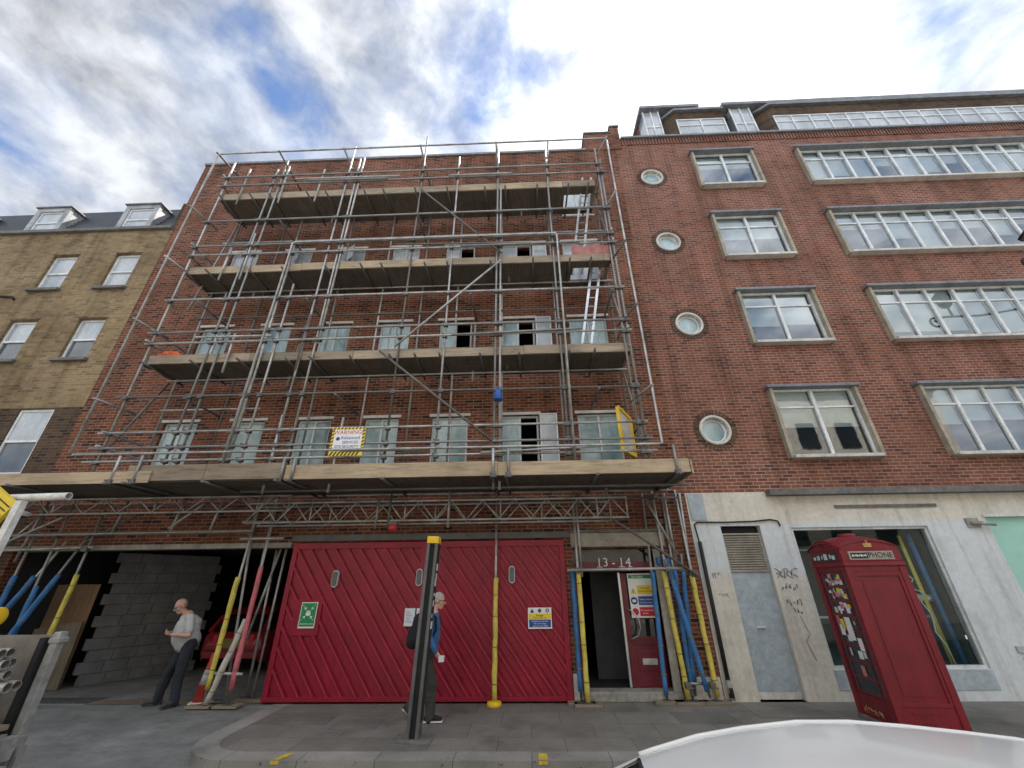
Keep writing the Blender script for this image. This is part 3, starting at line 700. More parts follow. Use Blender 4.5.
# painted stone ground floor
HO = [(4.02, 4.82, .0, 2.92), (5.44, 8.17, .46, 2.87), (9.38, 14, .5, 3.02)]
w = MB(); w.wall(3.42, 24, 0, 3.598, HO, y=-.02, depth=.2); w.face([(3.42, 0, 0), (3.42, -.02, 0), (3.42, -.02, 3.598), (3.42, 0, 3.598)]); w.face([(3.42, -.02, 3.598), (24, -.02, 3.598), (24, .0, 3.598), (3.42, 0, 3.598)]); w.build('ground_floor_wall', 'painted_stone', bB)
w = MB(); w.box(5.12, 24, -.2, -.021, 3.5, 3.62, .012); w.build('string_course', 'dark_concrete', bB)
w = MB(); w.box(6.46, 8.52, -.05, -.021, 3.24, 3.30); w.build('vent_slit', 'dark_concrete', bB)
w = MB(); w.box(3.46, 3.78, -.04, -.021, 3.04, 3.58, .005); w.build('wall_panel', 'door_paint', bB)
d = MB(); d.box(4.03, 4.81, .06, .1, .02, 2.06); dd = d.build('door', 'door_paint', bB)
p = MB(); p.box(4.30, 4.46, .015, .06, 1.10, 1.13, .006); p.build('handle', 'steel_frame', dd)
p = MB(); p.box(4.05, 4.79, .052, .0598, .02, .12); p.build('kick_strip', 'sill_stone', dd)
p = MB(); p.box(4.03, 4.81, .03, .09, 2.06, 2.1); p.box(4.03, 4.06, .03, .09, 2.1, 2.78); p.box(4.78, 4.81, .03, .09, 2.1, 2.78); p.box(4.06, 4.78, .03, .09, 2.75, 2.78)
for k in range(14):
    z = 2.12+k*.045; p.face([(4.06, .035, z), (4.78, .035, z), (4.78, .075, z+.036), (4.06, .075, z+.036)]); p.face([(4.06, .035, z-.006), (4.78, .035, z-.006), (4.78, .035, z), (4.06, .035, z)])
p.build('louvre', 'louvre', bB)
p = MB(); p.box(4.03, 4.81, .1, .12, 2.06, 2.9); p.build('louvre_back', 'dark_interior', bB)
p = MB(); a, b_, c, dd_ = 5.44, 8.17, .46, 2.87; e = .05
p.box(a, b_, .02, .09, dd_-e, dd_); p.box(a, b_, .02, .09, c, c+e); p.box(a, a+e, .02, .09, c+e, dd_-e); p.box(b_-e, b_, .02, .09, c+e, dd_-e); sw = p.build('shop_window', 'steel_frame', bB)
p = MB(); p.face([(a+e, .05, c+e), (b_-e, .05, c+e), (b_-e, .05, dd_-e), (a+e, .05, dd_-e)]); p.build('pane', 'shop_glass', sw)
p = MB(); p.box(5.44, 8.17, -.035, -.0205, .16, .455, .005); p.build('stall_riser', 'door_paint', bB)
p = MB(); p.face([(a, .21, 2.87), (b_, .21, 2.87), (b_, 3, 2.87), (a, 3, 2.87)]); p.face([(a, 3, .3), (b_, 3, .3), (b_, 3, 2.87), (a, 3, 2.87)]); p.face([(a, .21, .3), (a, 3, .3), (a, 3, 2.87), (a, .21, 2.87)]); p.face([(b_, .21, .3), (b_, 3, .3), (b_, 3, 2.87), (b_, .21, 2.87)]); p.face([(a, .21, .45), (b_, .21, .45), (b_, 3, .45), (a, 3, .45)]); p.build('shop_interior', 'shop_wall', bB)
p = MB(); p.box(a+.05, b_-.05, 1.2, 1.23, 2.5, 2.53); p.box(a+.05, b_-.05, .7, .72, 1.2, 1.24); p.build('shop_rail', 'steel_frame', bB)
for x0, z0, x1, z1, y, r, mt, lab in ((7.77, 2.72, 7.80, .42, .3, .02, 'sleeve_yellow', None), (7.85, 2.72, 7.90, .42, .36, .02, 'sleeve_yellow', None), (7.98, 2.75, 8.04, .42, .3, .045, 'sleeve_blue', None)):
    nm_ = 'yellow_pole' if mt == 'sleeve_yellow' else 'blue_pole'
    t = MB().path([(x0, y, z0), (x1, y, z1)], r).build(nm_, mt, None, (x1, y, z1))
    tag(t, {0.02: 'thin yellow pole standing inside the shop window, '+('left' if y < .35 else 'right')+' of the yellow pair', .045: 'thick blue pole standing inside the shop window'}[r], 'pole')
t = MB().path([(x+.5, y-.1, z) for x, y, z in ((7.0, .3, 2.05), (7.12, .28, 1.9), (7.02, .3, 1.75), (7.2, .27, 1.66), (7.12, .3, 1.5), (7.2, .28, 1.3), (7.16, .3, 1.0), (7.25, .3, .8), (7.28, .3, .5))], .012, 6).build('hanging_cable', 'window_white', None, (7.0, .3, 2.05)); tag(t, 'loose white cable hanging inside the shop window', 'cable')
t = MB().lathe((7.95, .62, 1.5), [(0, -.02), (.22, .0), (.26, .05), (.2, .11), (0, .13)], 20).build('dish', 'window_white', None, (7.95, .62, 1.5)); tag(t, 'white shallow dish standing inside the shop window', 'dish')
p = MB(); p.box(9.38, 14, .05, .08, .5, 3.02); p.build('boarded_window', 'mint_board', bB)
p = MB(); p.box(9.34, 14, -.05, -.021, 3.022, 3.07); p.box(9.36, 14, .02, .05, 1.62, 1.64); p.build('board_frame', 'steel_frame', bB)
p = MB(); p.box(8.95, 9.2, -.055, -.021, 2.82, 3.0, .004); p.path([(9.0, -.09, 2.9), (9.42, -.12, 2.86)], .028); p.path([(9.15, -.03, 2.9), (9.15, -.15, 2.9)], .03); p.build('shutter_bracket', 'concrete', bB)
p = MB(); p.box(8.75, 9.3, -.05, -.021, .70, .80, .004); p.box(8.8, 9.3, -.04, -.021, .3, .62, .004); p.build('letter_plate', 'door_paint', bB)
p = MB(); p.path([(3.5, -.1, 2.62), (3.5, -.1, .35)], .04); p.path([(3.5, -.1, .35), (3.5, -.13, .08)], [.045, .05]); dp = p.build('drainpipe', 'rubber', bB)
p = MB(); p.path([(3.5, -.1, .33), (3.5, -.13, .05)], .05); p.build('pipe_shoe', 'concrete', dp)
p = MB(); p.path([(3.5, -.08, 2.62), (3.48, -.06, 2.95), (3.55, -.05, 3.0), (4.1, -.05, 2.99), (4.7, -.05, 3.0), (5.05, -.05, 3.03), (5.2, -.05, 3.0), (5.22, -.05, 2.9)], .016); p.build('cable', 'rubber', bB)
def scrawl(pts, mat, r=.008):
    m = MB()
    for line in pts: m.path([(x, -.026, z) for x, z in line], r, 5)
    m.build('graffiti', mat, bB)
gr = random.Random(11)
def tagline(x, z, n, s):
    out = []; cx = x
    for k in range(n):
        p = [(cx+gr.uniform(-.3, .5)*s*.5, z+gr.uniform(-.6, .6)*s) for _ in range(4)]; out.append(p); cx += s*.62
    return out
scrawl(tagline(4.9, 2.02, 5, .11)+tagline(4.93, 1.8, 5, .12), 'spray_paint'); scrawl(tagline(4.95, 1.52, 5, .1)+tagline(5.05, 1.38, 3, .09), 'spray_paint', .006)
scrawl([[(4.88+.04*k, 2.12-.02*((k*k) % 5)) for k in range(12)], [(4.9+.035*k, 1.94+.025*((k*3) % 4)) for k in range(12)]], 'spray_pink', .008)
scrawl(tagline(3.65, 2.0, 3, .1)+tagline(3.7, 1.65, 4, .09)+[[(5.12, 1.3), (5.2, 1.0), (5.1, .9), (5.18, .6)]], 'spray_pink', .006)
# penthouse
pw = MB(); pw.box(5.2, 24, 1.75, 7, 15.7, 19.35); pw.build('penthouse_wall', 'office_brick', bB)
pw = MB(); pw.box(5.1, 7.5, .95, 7, 19.352, 19.5); pw.box(8.45, 24, .95, 7, 19.36, 19.52); pw.build('penthouse_roof', 'lead', bB)
for (x0, x1, wx0, wx1, n, zt) in ((5.9, 8.72, 6.42, 8.34, 2, 19.0), (9.6, 24, 10.25, 23, 18, 19.12)):
    bx = MB(); zb, z0, z1 = 15.7, 17.2, 18.56; y0 = 1.0
    # brick surround of the bay, with splayed ends, round a ribbon window
    bx.face([(x0, y0+.5, zb), (wx0, y0, zb), (wx0, y0, zt), (x0, y0+.5, zt)]); bx.face([(wx1, y0, zb), (x1, y0+.5, zb), (x1, y0+.5, zt), (wx1, y0, zt)])
    bx.face([(wx0, y0, zb), (wx1, y0, zb), (wx1, y0, z0), (wx0, y0, z0)]); bx.face([(wx0, y0, z1), (wx1, y0, z1), (wx1, y0, zt), (wx0, y0, zt)])
    bx.face([(x0, 1.75, zb), (x0, y0+.5, zb), (x0, y0+.5, zt), (x0, 1.75, zt)]); bx.face([(x1, y0+.5, zb), (x1, 1.75, zb), (x1, 1.75, zt), (x1, y0+.5, zt)])
    bay = bx.build('penthouse_bay', 'brown_brick', bB)
    rf = MB(); rf.flat([(x0-.12, 1.76), (x0-.12, y0+.42), (wx0-.03, y0-.12), (wx1+.03, y0-.12), (x1+.12, y0+.42), (x1+.12, 1.76)], zt+.002, zt+.12); rf.build('bay_roof', 'lead', bay)
    f = MB(); k = .05; wd = (wx1-wx0)/n
    f.box(wx0, wx1, y0, y0+.06, z0, z0+k); f.box(wx0, wx1, y0, y0+.06, z1-k, z1); f.box(wx0, wx1, y0, y0+.06, z1-.42, z1-.38)
    for i in range(n+1): x = min(max(wx0+i*wd, wx0+k/2), wx1-k/2); f.box(x-k/2, x+k/2, y0-.01, y0+.06, z0+k, z1-k)
    f.build('frame', 'window_white', bay)
    for i in range(n): p = MB(); p.box(wx0+i*wd+k/2, wx0+(i+1)*wd-k/2, y0+.03, y0+.036, z0+k, z1-k); p.build('pane', 'pale_pane', bay)
for x0, x1 in ((5.24, 5.86), (8.78, 9.56)):
    p = MB(); p.box(x0, x1, 1.14, 1.74, 15.72, 19.34); gw = p.build('penthouse_window', 'pale_pane', bB)
    for x in (x0-.03, (x0+x1)/2-.025, x1-.03): MB().box(x, x+.055, 1.10, 1.139, 15.72, 19.34).build('frame', 'window_white', gw)
    MB().box(x0, x1, 1.11, 1.139, 18.3, 18.36).build('frame', 'window_white', gw)

# ------------------------------------------------------------------ left yellow brick building
bC = thing('brick_house', 'yellow stock brick terrace with sash windows and lead dormers in a slate roof', 'building', (-15, 0, 0))
WX = [(-18.5, -17.68), (-16.55, -15.7), (-14.54, -13.72), (-12.53, -11.72)]; WR = [(9.87, 11.2), (7.43, 8.74)]
hs = [(a, b, c, d) for a, b in WX for c, d in WR if not (a < -16 and c > 9)]; lw = [(-16.8, -15.7, 4.3, 5.96), (-14.8, -13.75, 4.3, 5.96), (-12.72, -11.8, 4.3, 5.96)]
w = MB(); w.wall(-26, -11.085, 6.0, 12.18, hs, depth=.15); w.face([(-11.1, 0, 6), (-11.1, 8, 6), (-11.1, 8, 12.18), (-11.1, 0, 12.18)]); w.build('wall', 'yellow_brick', bC)
w = MB(); w.box(-26, -11.1, 8, 8.2, 0, 13.6); w.box(-11.2, -11.085, .01, 8, 0, 13.4); w.box(-26, -25.9, .3, 8, 0, 13.4); w.build('back_wall', 'brown_brick', bC)
w = MB(); w.wall(-26, -11.085, 0, 5.998, lw, depth=.15); w.build('lower_wall', 'brown_brick', bC)
w = MB(); w.box(-26, -11.1, -.1, .2, 12.182, 12.3, .012); w.build('cornice', 'dark_concrete', bC)
ms = MB()
for k in range(11):
    z = 12.3+k*.15; y = .12+k*.055; ms.box(-26, -11.12, y, y+.5, z, z+.155)
ms.box(-26, -11.12, .75, 8, 13.9, 13.96); ms.build('mansard_roof', 'slate', bC)
def sash(a, b, c, d, parent, y=.08, sill_and_shade=True):
    f = MB(); e = .06; f.box(a, a+e, y, y+.06, c, d); f.box(b-e, b, y, y+.06, c, d); f.box(a+e, b-e, y, y+.06, d-e, d); f.box(a+e, b-e, y, y+.06, c, c+e); mz = (c+d)/2; f.box(a+e, b-e, y-.01, y+.06, mz-.035, mz+.02)
    win = f.build('window', 'window_white', parent)
    p = MB(); p.box(a+e, b-e, y+.02, y+.026, mz+.02, d-e); p.build('pane', 'pale_pane', win); p = MB(); p.box(a+e, b-e, y+.03, y+.036, c+e, mz-.035); p.build('pane', 'sash_pane' if d < 9 else 'pale_pane', win)
    if sill_and_shade:
        s_ = MB(); s_.box(a-.09, b+.09, -.1, .08, c-.09, c-.002, .01); s_.build('sill', 'dark_concrete', win)
        h = MB(); h.prism([(a-.02, d+.004), (b+.02, d+.004), (b+.03, d+.05), (a-.03, d+.05)], -.006, .01); h.build('arch_and_shade_line', 'brown_brick', win)  # thin dark strip paints the shadow line over the window head
    return win
for h in hs: sash(*h, bC)
for h in lw: sash(*h, bC, .03, False)
for x in (-19.35, -16.3, -13.2, ):
    d = MB(); x1 = x+1.17; z0, z1 = 12.32, 13.46; e = .17
    d.box(x, x+e, .05, .16, z0, z1, .01); d.box(x1-e, x1, .05, .16, z0, z1, .01); d.box(x+e, x1-e, .05, .16, z1-.16, z1, .01)
    d.box(x+.02, x+.08, .16, 1.5, z0, z1-.02); d.box(x1-.08, x1-.02, .16, 1.5, z0, z1-.02); dm = d.build('dormer', 'lead_dormer', bC)
    d = MB(); d.box(x-.05, x1+.05, .0, 1.6, z1+.002, z1+.05, .01); d.build('dormer_roof', 'lead', dm)
    f = MB(); a, b, c, dd_ = x+e, x1-e, z0, z1-.16; k = .05; mz = (c+dd_)/2
    f.box(a, a+k, .09, .14, c, dd_); f.box(b-k, b, .09, .14, c, dd_); f.box(a+k, b-k, .09, .14, mz-.03, mz+.02); f.box(a+k, b-k, .09, .14, dd_-k, dd_); f.box(a+k, b-k, .09, .14, c, c+k); f.build('sash_frame', 'window_white', dm)
    p = MB(); p.box(a+k, b-k, .115, .12, mz+.02, dd_-k); p.box(a+k, b-k, .12, .125, c+k, mz-.03); p.build('pane', 'pale_pane', dm)
p = MB(); p.path([(-17, -.03, 9.85), (-15.2, -.03, 9.62), (-14.95, -.03, 9.6), (-14.85, -.03, 9.5)], .03); p.build('cable', 'rubber', bC)

# building across the street, behind the camera: it closes the street and is mirrored in the windows
bD = thing('rendered_building', 'pale rendered building on the far side of the street, behind the photographer', 'building', (0, -15, 0))
w = MB(); hs = [(-24+k*2.4, -22.9+k*2.4, z, z+1.6) for k in range(20) for z in (3.6, 6.4, 9.0)]
w.wall(-26, 26, -.1, 12.5, [], y=0); w.v = [(x, -15.0, z) for x, y, z in w.v]; w.box(-26, 26, -15.6, -15.002, -.1, 12.5); w.build('wall', 'facade_render', bD)
for a, b, c, d in hs: p = MB(); p.box(a, b, -15.0, -14.96, c, d); p.build('window', 'car_glass', bD)
w = MB(); w.box(-26.1, 26.1, -15.7, -14.8, 12.502, 12.7); w.build('coping', 'lead', bD)

# ------------------------------------------------------------------ scaffolding
sc = thing('scaffolding', 'tube and board scaffolding of four decks standing across the red brick building', 'scaffolding', (-3, -.6, 0))
TR = .025
TRND = random.Random(8)
def tube(name, p, q, r=TR, mat=None, parent=None):
    mat = mat or TRND.choice(['galvanised', 'galvanised', 'dull_tube', 'dull_tube', 'weathered_tube'])
    return MB().path([p, q], r, 8).build(name, mat, parent or sc)
STD = [(-8.7, 13.6, 3.8), (-7.26, 13.2, 3.8), (-7.02, 13.6, 3.8), (-6.08, 10.0, 3.8), (-5.98, 9.95, 3.9), (-5.71, 8.7, 3.8), (-5.05, 14.15, 3.8), (-4.77, 13.55, 3.7), (-4.68, 13.6, 6.9), (-2.8, 14.5, 3.8), (-1.76, 13.45, 3.75), (-.59, 13.95, 3.5), (-.49, 12.0, 3.5), (.87, 13.66, 3.75), (.98, 10.0, 3.75), (2.32, 13.6, 3.8), (2.42, 12.6, 3.8)]
coup = []
for x, zt, zb in STD:
    jx = random.uniform(-.03, .03)
    tube('standard', (x+jx, -1.2, zb), (x-jx, -1.2, zt))
INN = [-8.55, -7.1, -6.65, -5.0, -3.75, -2.65, -1.7, -.5, .9, 2.35]
for x in INN:
    zt = 12.9+random.uniform(-.1, .25); tube('standard', (x, -.38, 3.7), (x+random.uniform(-.03, .03), -.38, zt))
for z, a, b in ((12.47, -8.85, 2.5), (12.83, -8.85, 2.45), (11.0, -8.75, 2.5), (9.73, -8.75, 2.5), (10.05, -8.8, 2.45), (8.25, -8.8, 2.5), (7.0, -8.8, 2.5), (7.31, -8.85, 2.5), (5.61, -8.9, 2.55), (4.47, -8.95, 2.55), (4.79, -8.9, 2.5), (4.18, -8.95, 2.6)):
    tube('ledger', (a, -1.255, z+random.uniform(-.02, .02)), (b, -1.255, z+random.uniform(-.02, .02)))
    for x, zt, zb in STD:
        if zb < z < zt: coup.append((x, -1.225, z))
for z in (12.0, 9.16, 6.44, 3.72, 12.62, 9.9, 7.15, 11.02, 8.3, 5.65):
    if z > 7.5 or z in (6.44, 3.72, 7.15): tube('ledger', (-8.7+random.uniform(-.2, .2), -.43, z), (2.5, -.43, z+random.uniform(-.02, .02)))
    else: tube('ledger', (-8.6, -.43, z), (-6.2, -.43, z)); 
# outer hoop on outriggers and the smaller hoop on the third deck
m = MB()
m.path([(-8.82, -1.65, 4.25), (-8.82, -1.65, 13.25), (-8.78, -1.65, 13.34), (-8.7, -1.65, 13.36), (2.45, -1.65, 13.36), (2.55, -1.65, 13.34), (2.58, -1.65, 13.25), (2.57, -1.65, 4.22), (2.5, -1.65, 4.2), (-8.75, -1.65, 4.22)], TR); m.build('outer_rail', 'galvanised', sc)
m = MB(); m.path([(-5.95, -1.35, 4.0), (-5.95, -1.35, 9.95), (-5.9, -1.35, 10.0), (.92, -1.35, 10.0), (.97, -1.35, 9.95), (.97, -1.35, 4.0)], TR); m.build('outer_rail', 'galvanised', sc)
for z in (13.34, 11.1, 9.3, 7.4, 5.4):
    tube('outrigger', (-8.83, -1.72, z), (-8.66, -.9, z-.03)); tube('outrigger', (2.57, -1.72, z), (2.3, -.9, z-.03))
for x in (-6.98, -5.05, -2.8, -.6, .9): tube('outrigger', (x, -1.7, 13.33), (x, -.1, 13.28))
for p, q in (((-2.73, -1.29, 11.93), (-.45, -1.29, 9.43)), ((-.47, -1.29, 9.2), (-2.87, -1.29, 6.72)), ((-3.2, -1.29, 6.61), (-.64, -1.29, 4.45)), ((-8.6, -.8, 8.3), (-8.6, -.4, 11.8)), ((2.4, -1.2, 4.3), (2.4, -.4, 6.4)), ((2.4, -1.2, 6.6), (2.4, -.4, 9.0)), ((2.4, -1.2, 9.3), (2.4, -.4, 11.9)), ((-8.7, -1.2, 4.3), (-8.7, -.4, 6.4))): tube('brace', p, q)
# side ledgers at both ends
for x in (-8.72, 2.4):
    for z in (4.5, 4.8, 7.05, 7.35, 9.75, 10.1, 12.5, 12.85): tube('end_rail', (x, -1.35, z), (x, -.2, z))
# decks
for dz, x0, x1, ft, hatch in ((12.0, -8.72, 2.2, .235, (1.35, 2.2)), (9.2, -8.75, 2.3, .225, (1.35, 2.25)), (6.5, -8.75, 2.42, .22, None)):
    m = MB()
    for k in range(4):
        y0 = -1.13+k*.235; e0, e1 = x0+random.uniform(-.06, .06), x1+random.uniform(-.04, .04)
        xx = e0
        while xx < e1-.3:
            ln = min(random.choice((2.4, 3.0, 3.9)), e1-xx)
            if hatch and k in (1, 2) and xx+ln > hatch[0]: ln = max(.2, hatch[0]-xx)
            m.box(xx, xx+ln-.008, y0, y0+.222, dz, dz+.038); xx += ln
            if hatch and k in (1, 2) and xx >= hatch[0]-.01: break
    dk = m.build('deck', 'deck_board', sc)
    m = MB(); xx = x0+.1
    while xx < x1-.1:
        ln = min(random.choice((3.0, 3.9, 2.4)), x1-xx); m = MB(); m.beam((xx, -1.146, dz+ft*.5+random.uniform(-.02, .02)), (xx+ln-.01, -1.146+random.uniform(-.008, .008), dz+ft*.5+random.uniform(-.02, .02)), .036, ft+random.uniform(-.015, .01)); m.build('toe_board', random.choice(['scaffold_board', 'grey_board', 'grey_board', 'old_board']), dk); xx += ln
    m = MB(); m.box(x1-.02, x1+.02, -1.12, -.2, dz+.04, dz+.24); m.box(x0-.02, x0+.02, -1.12, -.2, dz+.04, dz+.24); m.build('toe_board', 'old_board', dk)
    x = x0+.15; 
    while x < x1:
        tube('transom', (x+random.uniform(-.02, .02), -1.34+random.uniform(-.05, .05), dz-.028), (x+random.uniform(-.05, .05), -.12, dz-.028), mat='clamp_steel'); x += random.choice((.55, .9, 1.1))
# bottom deck: a wide fan over the pavement
m = MB(); z = 3.66
for k in range(6):
    y0 = -1.62+k*.235; xx = -12.2
    while xx < 2.95:
        ln = min(random.choice((3.0, 3.9)), 3.0-xx); m.box(xx, xx+ln-.008, y0, y0+.225, z, z+.04); xx += ln
dk = m.build('deck', 'deck_board', sc)
m = MB(); xx = -7.5
while xx < -4.6: m.box(xx, xx+1.5, -1.668, -1.628, 3.68, 3.98, .005); xx += 1.51
m.build('toe_board', 'old_board', dk)
m = MB(); m.box(-12.2, -7.0, -1.70, -1.67, 3.64, 3.86, .005); m.box(-4.46, -.5, -1.668, -1.628, 3.66, 3.93, .005); m.box(-.5+.006, 2.98, -1.672, -1.632, 3.66, 3.91, .005); m.build('toe_board', 'scaffold_board', dk)
m = MB(); m.box(3.0, 3.03, -1.67, -.3, 3.64, 3.88); m.box(-4.4, 2.9, -1.0, -.96, 3.70, 3.99); m.build('toe_board', 'scaffold_board', dk)
for x in (-11.2, -9.6, -7.75, -7.4, -5.9, -4.55, -4.35, -2.6, -.6, -.35, 1.3, 2.75): tube('transom', (x, -1.78, 3.63), (x+.03, -.1, 3.63), mat='clamp_steel')
for x in (-7.72, -7.28, -.58, -.3, 2.74): tube('toe_board_pin', (x, -1.70, 3.62), (x, -1.70, 4.16)); coup.append((x, -1.70, 3.66))
for x in (-4.5, -4.3): tube('toe_board_pin', (x, -1.70, 3.62), (x, -1.70, 4.05))
CR = random.Random(17)
for k in range(16):
    z0 = CR.choice((3.75, 6.45, 9.15, 11.95)); x = CR.uniform(-8.3, 2.1); y = CR.choice((-1.22, -.42)); tube('standard', (x, y, z0-.25), (x+CR.uniform(-.04, .04), y, z0+CR.uniform(.7, 1.5)))
for k in range(10):
    z0 = CR.choice((4.2, 7.02, 9.75, 12.5)); x = CR.uniform(-8, 0); tube('ledger', (x, -1.30, z0+CR.uniform(-.04, .1)), (x+CR.uniform(1.2, 3.2), -1.30, z0+CR.uniform(-.04, .1)))
for x, z in ((-7.9, 8.2), (-6.6, 11.0), (-5.2, 8.2), (-4.0, 5.6), (-1.2, 8.2), (1.6, 5.6), (2.2, 8.2), (-7.3, 5.6), (-2.75, 11.0), (.9, 11.0)): tube('transom', (x, -1.32, z-.05), (x+CR.uniform(-.05, .05), -.15, z-.05), mat='clamp_steel')
def lattice(x0, x1, y, zt, zb, step=.62):
    m = MB(); m.path([(x0, y, zt), (x1, y, zt)], .022); m.path([(x0, y, zb), (x1, y, zb)], .022); bm_ = m.build('lattice_beam', 'galvanised', sc)
    l = MB(); n = max(1, int((x1-x0)/step)); s = (x1-x0)/n
    for k in range(n):
        a = x0+k*s; l.path([(a, y, zb), (a+s*.5, y, zt)], .013, 6); l.path([(a+s*.5, y, zt), (a+s, y, zb)], .013, 6)
        if k % 3 == 2: l.path([(a+s*.06, y, zb), (a+s*.06, y, zt)], .015, 6)
    l.path([(x1-.02, y, zb), (x1-.02, y, zt)], .015, 6); l.build('lacing', 'galvanised', bm_)
lattice(-5.7, 2.03, -.6, 3.43, 3.05); lattice(-5.6, 1.75, -.33, 3.4, 3.02, .7); lattice(-10.8, 3.05, -.22, 4.02, 3.64, .66); lattice(-11.5, -4.9, -.5, 3.6, 3.3, .7)
for p, q in (((-11.6, -.4, 2.9), (-5.6, -.4, 2.92)), ((-11.4, -.3, 2.61), (-8.95, -.3, 2.66)), ((.77, -.35, 2.12), (2.98, -.35, 2.13)), ((-5.95, -.3, 3.11), (-4.9, -.3, 3.1)), ((-5.9, -.3, 2.78), (-5.0, -.3, 2.78)), ((-12, -.2, 3.5), (3.2, -.2, 3.48)), ((-5.6, -1.1, 3.57), (3.1, -1.1, 3.56)), ((2.72, -.15, .29), (3.14, -.15, .29)), ((-5.9, -.25, .5), (-5.2, -.25, .48))): tube('ledger', p, q)
for p, q in (((.98, -.38, 3.6), (3.22, -.38, 2.0)), ((2.48, -.3, 3.46), (2.93, -.3, 2.37)), ((-10.9, -.4, 2.7), (-9.8, -.4, 3.25)), ((-9.4, -.2, 2.7), (-8.4, -.2, 3.3)), ((-11.2, -.3, 2.3), (-10.4, -.2, 3.5)), ((-7.5, -.3, 3.0), (-6.9, -.3, 3.5))): tube('brace', p, q)
for x, z0 in ((-7.35, 2.85), (-6.5, 2.95), (-10.4, 2.4), (-8.6, 2.9)): tube('drop_tube', (x-.1, -.3, z0), (x, -.3, 3.6))
for x, zt in ((-2.75, 3.6), (-1.55, 3.6), (-3.0, 3.5)): tube('drop_tube', (x, -.62, 2.9), (x, -.62, zt))
# standards that reach the ground, with foam sleeves
def sleeve(p, q, mat, parent, r=.045, bulge=True):
    p = Vector(p); q = Vector(q); n = 10; pts = []; rs = []
    for k in range(n+1):
        t_ = k/n; pts.append(p.lerp(q, t_)+Vector((random.uniform(-.006, .006), random.uniform(-.006, .006), 0))); rs.append(r*(1+(random.uniform(-.1, .12) if bulge else 0)))
    s_ = MB(); s_.path(pts, rs, 10); s_.build('foam_sleeve', mat, parent)
    for t_ in (.12, .38, .63, .86):
        t_ += random.uniform(-.05, .05); a = p.lerp(q, t_); b = p.lerp(q, t_+.008); MB().path([a, b], r*1.12, 10).build('tape', 'tape_dark', parent)
def foot(x, y, parent, board=True, z=0.):
    m = MB(); m.box(x-.075, x+.075, y-.075, y+.075, z+.04, z+.048); m.path([(x, y, z+.04), (x, y, z+.2)], .018); m.build('base_plate', 'clamp_steel', parent)
    if board: m = MB(); m.box(x-.24, x+.24, y-.12, y+.12, z+.002, z+.04, .004); m.build('sole_board', 'old_board', sc)
GP = [  # steel from, to ; sleeve from, to ; colour ; foot
 ((-9.86, -.25, 3.55), (-9.88, -.25, .1), (-9.84, -.25, 1.95), (-9.88, -.25, .2), 'sleeve_blue', 1),
 ((-9.1, -.25, 3.42), (-9.16, -.25, .1), (-9.1, -.25, 2.15), (-9.16, -.25, .25), 'sleeve_yellow', 1),
 ((-9.25, -.2, 2.95), (-10.25, -.3, .1), (-9.49, -.25, 2.15), (-10.2, -.3, .25), 'sleeve_blue', 0),
 ((-9.7, -.2, 2.8), (-10.7, -.3, .3), (-9.98, -.25, 2.13), (-10.7, -.3, .4), 'sleeve_blue', 0),
 ((-10.4, -.25, 3.4), (-10.42, -.25, .1), (-10.4, -.25, 2.14), (-10.42, -.25, .2), 'sleeve_blue', 0),
 ((-5.7, -.25, 3.75), (-5.78, -.25, .04), (-5.76, -.25, 2.07), (-5.78, -.25, .26), 'sleeve_yellow', 1),
 ((-5.33, -.25, 3.7), (-5.35, -.25, .04), (-5.34, -.25, 2.25), (-5.35, -.25, .26), 'sleeve_pink', 1),
 ((-5.33, -.22, 1.5), (-5.72, -.3, .05), (-5.40, -.24, 1.34), (-5.70, -.3, .06), 'sleeve_white', 0),
 ((.98, -.25, 3.56), (.99, -.25, .04), (.985, -.25, 2.1), (.99, -.25, .06), 'sleeve_yellow', 1),
 ((.89, -.16, 2.3), (.89, -.16, .1), (.89, -.16, 2.09), (.89, -.16, .19), 'sleeve_blue', 1),
 ((2.7, -.12, 3.73), (2.75, -.12, .04), (2.67, -.12, 2.09), (2.75, -.12, .08), 'sleeve_yellow', 1),
 ((3.2, -.08, 3.67), (3.24, -.12, .04), (3.21, -.1, 2.0), (3.26, -.12, .1), 'sleeve_yellow', 1),
 ((2.5, -.06, 3.6), (2.4, -.06, .1), (2.47, -.06, 2.08), (2.39, -.06, .12), 'sleeve_blue', 1),
 ((2.72, -.18, 2.3), (3.1, -.2, .1), (2.76, -.18, 2.22), (3.07, -.2, .19), 'sleeve_blue', 0),
 ((3.1, -.05, 2.4), (2.9, -.05, .1), (3.08, -.05, 2.12), (2.92, -.05, .3), 'sleeve_blue', 0),
 ((2.92, -.05, 3.5), (2.85, -.05, .1), (2.91, -.05, 2.12), (2.85, -.05, .2), 'sleeve_blue', 1),
 ((-.61, -.25, 3.7), (-.63, -.25, .04), (-.615, -.25, 2.0), (-.63, -.25, .08), 'sleeve_yellow', 0)]
for p, q, s0, s1, mt, ft in GP:
    st = tube('standard', p, q); sleeve(s0, s1, mt, st, .046 if mt != 'sleeve_white' else .05)
    if ft: foot(q[0], q[1], st)
st = MB().lathe((-.63, -.25, 0), [(.12, .0), (.13, .02), (.12, .07), (.05, .08)], 20).build('foot_collar', 'cap_yellow', sc)
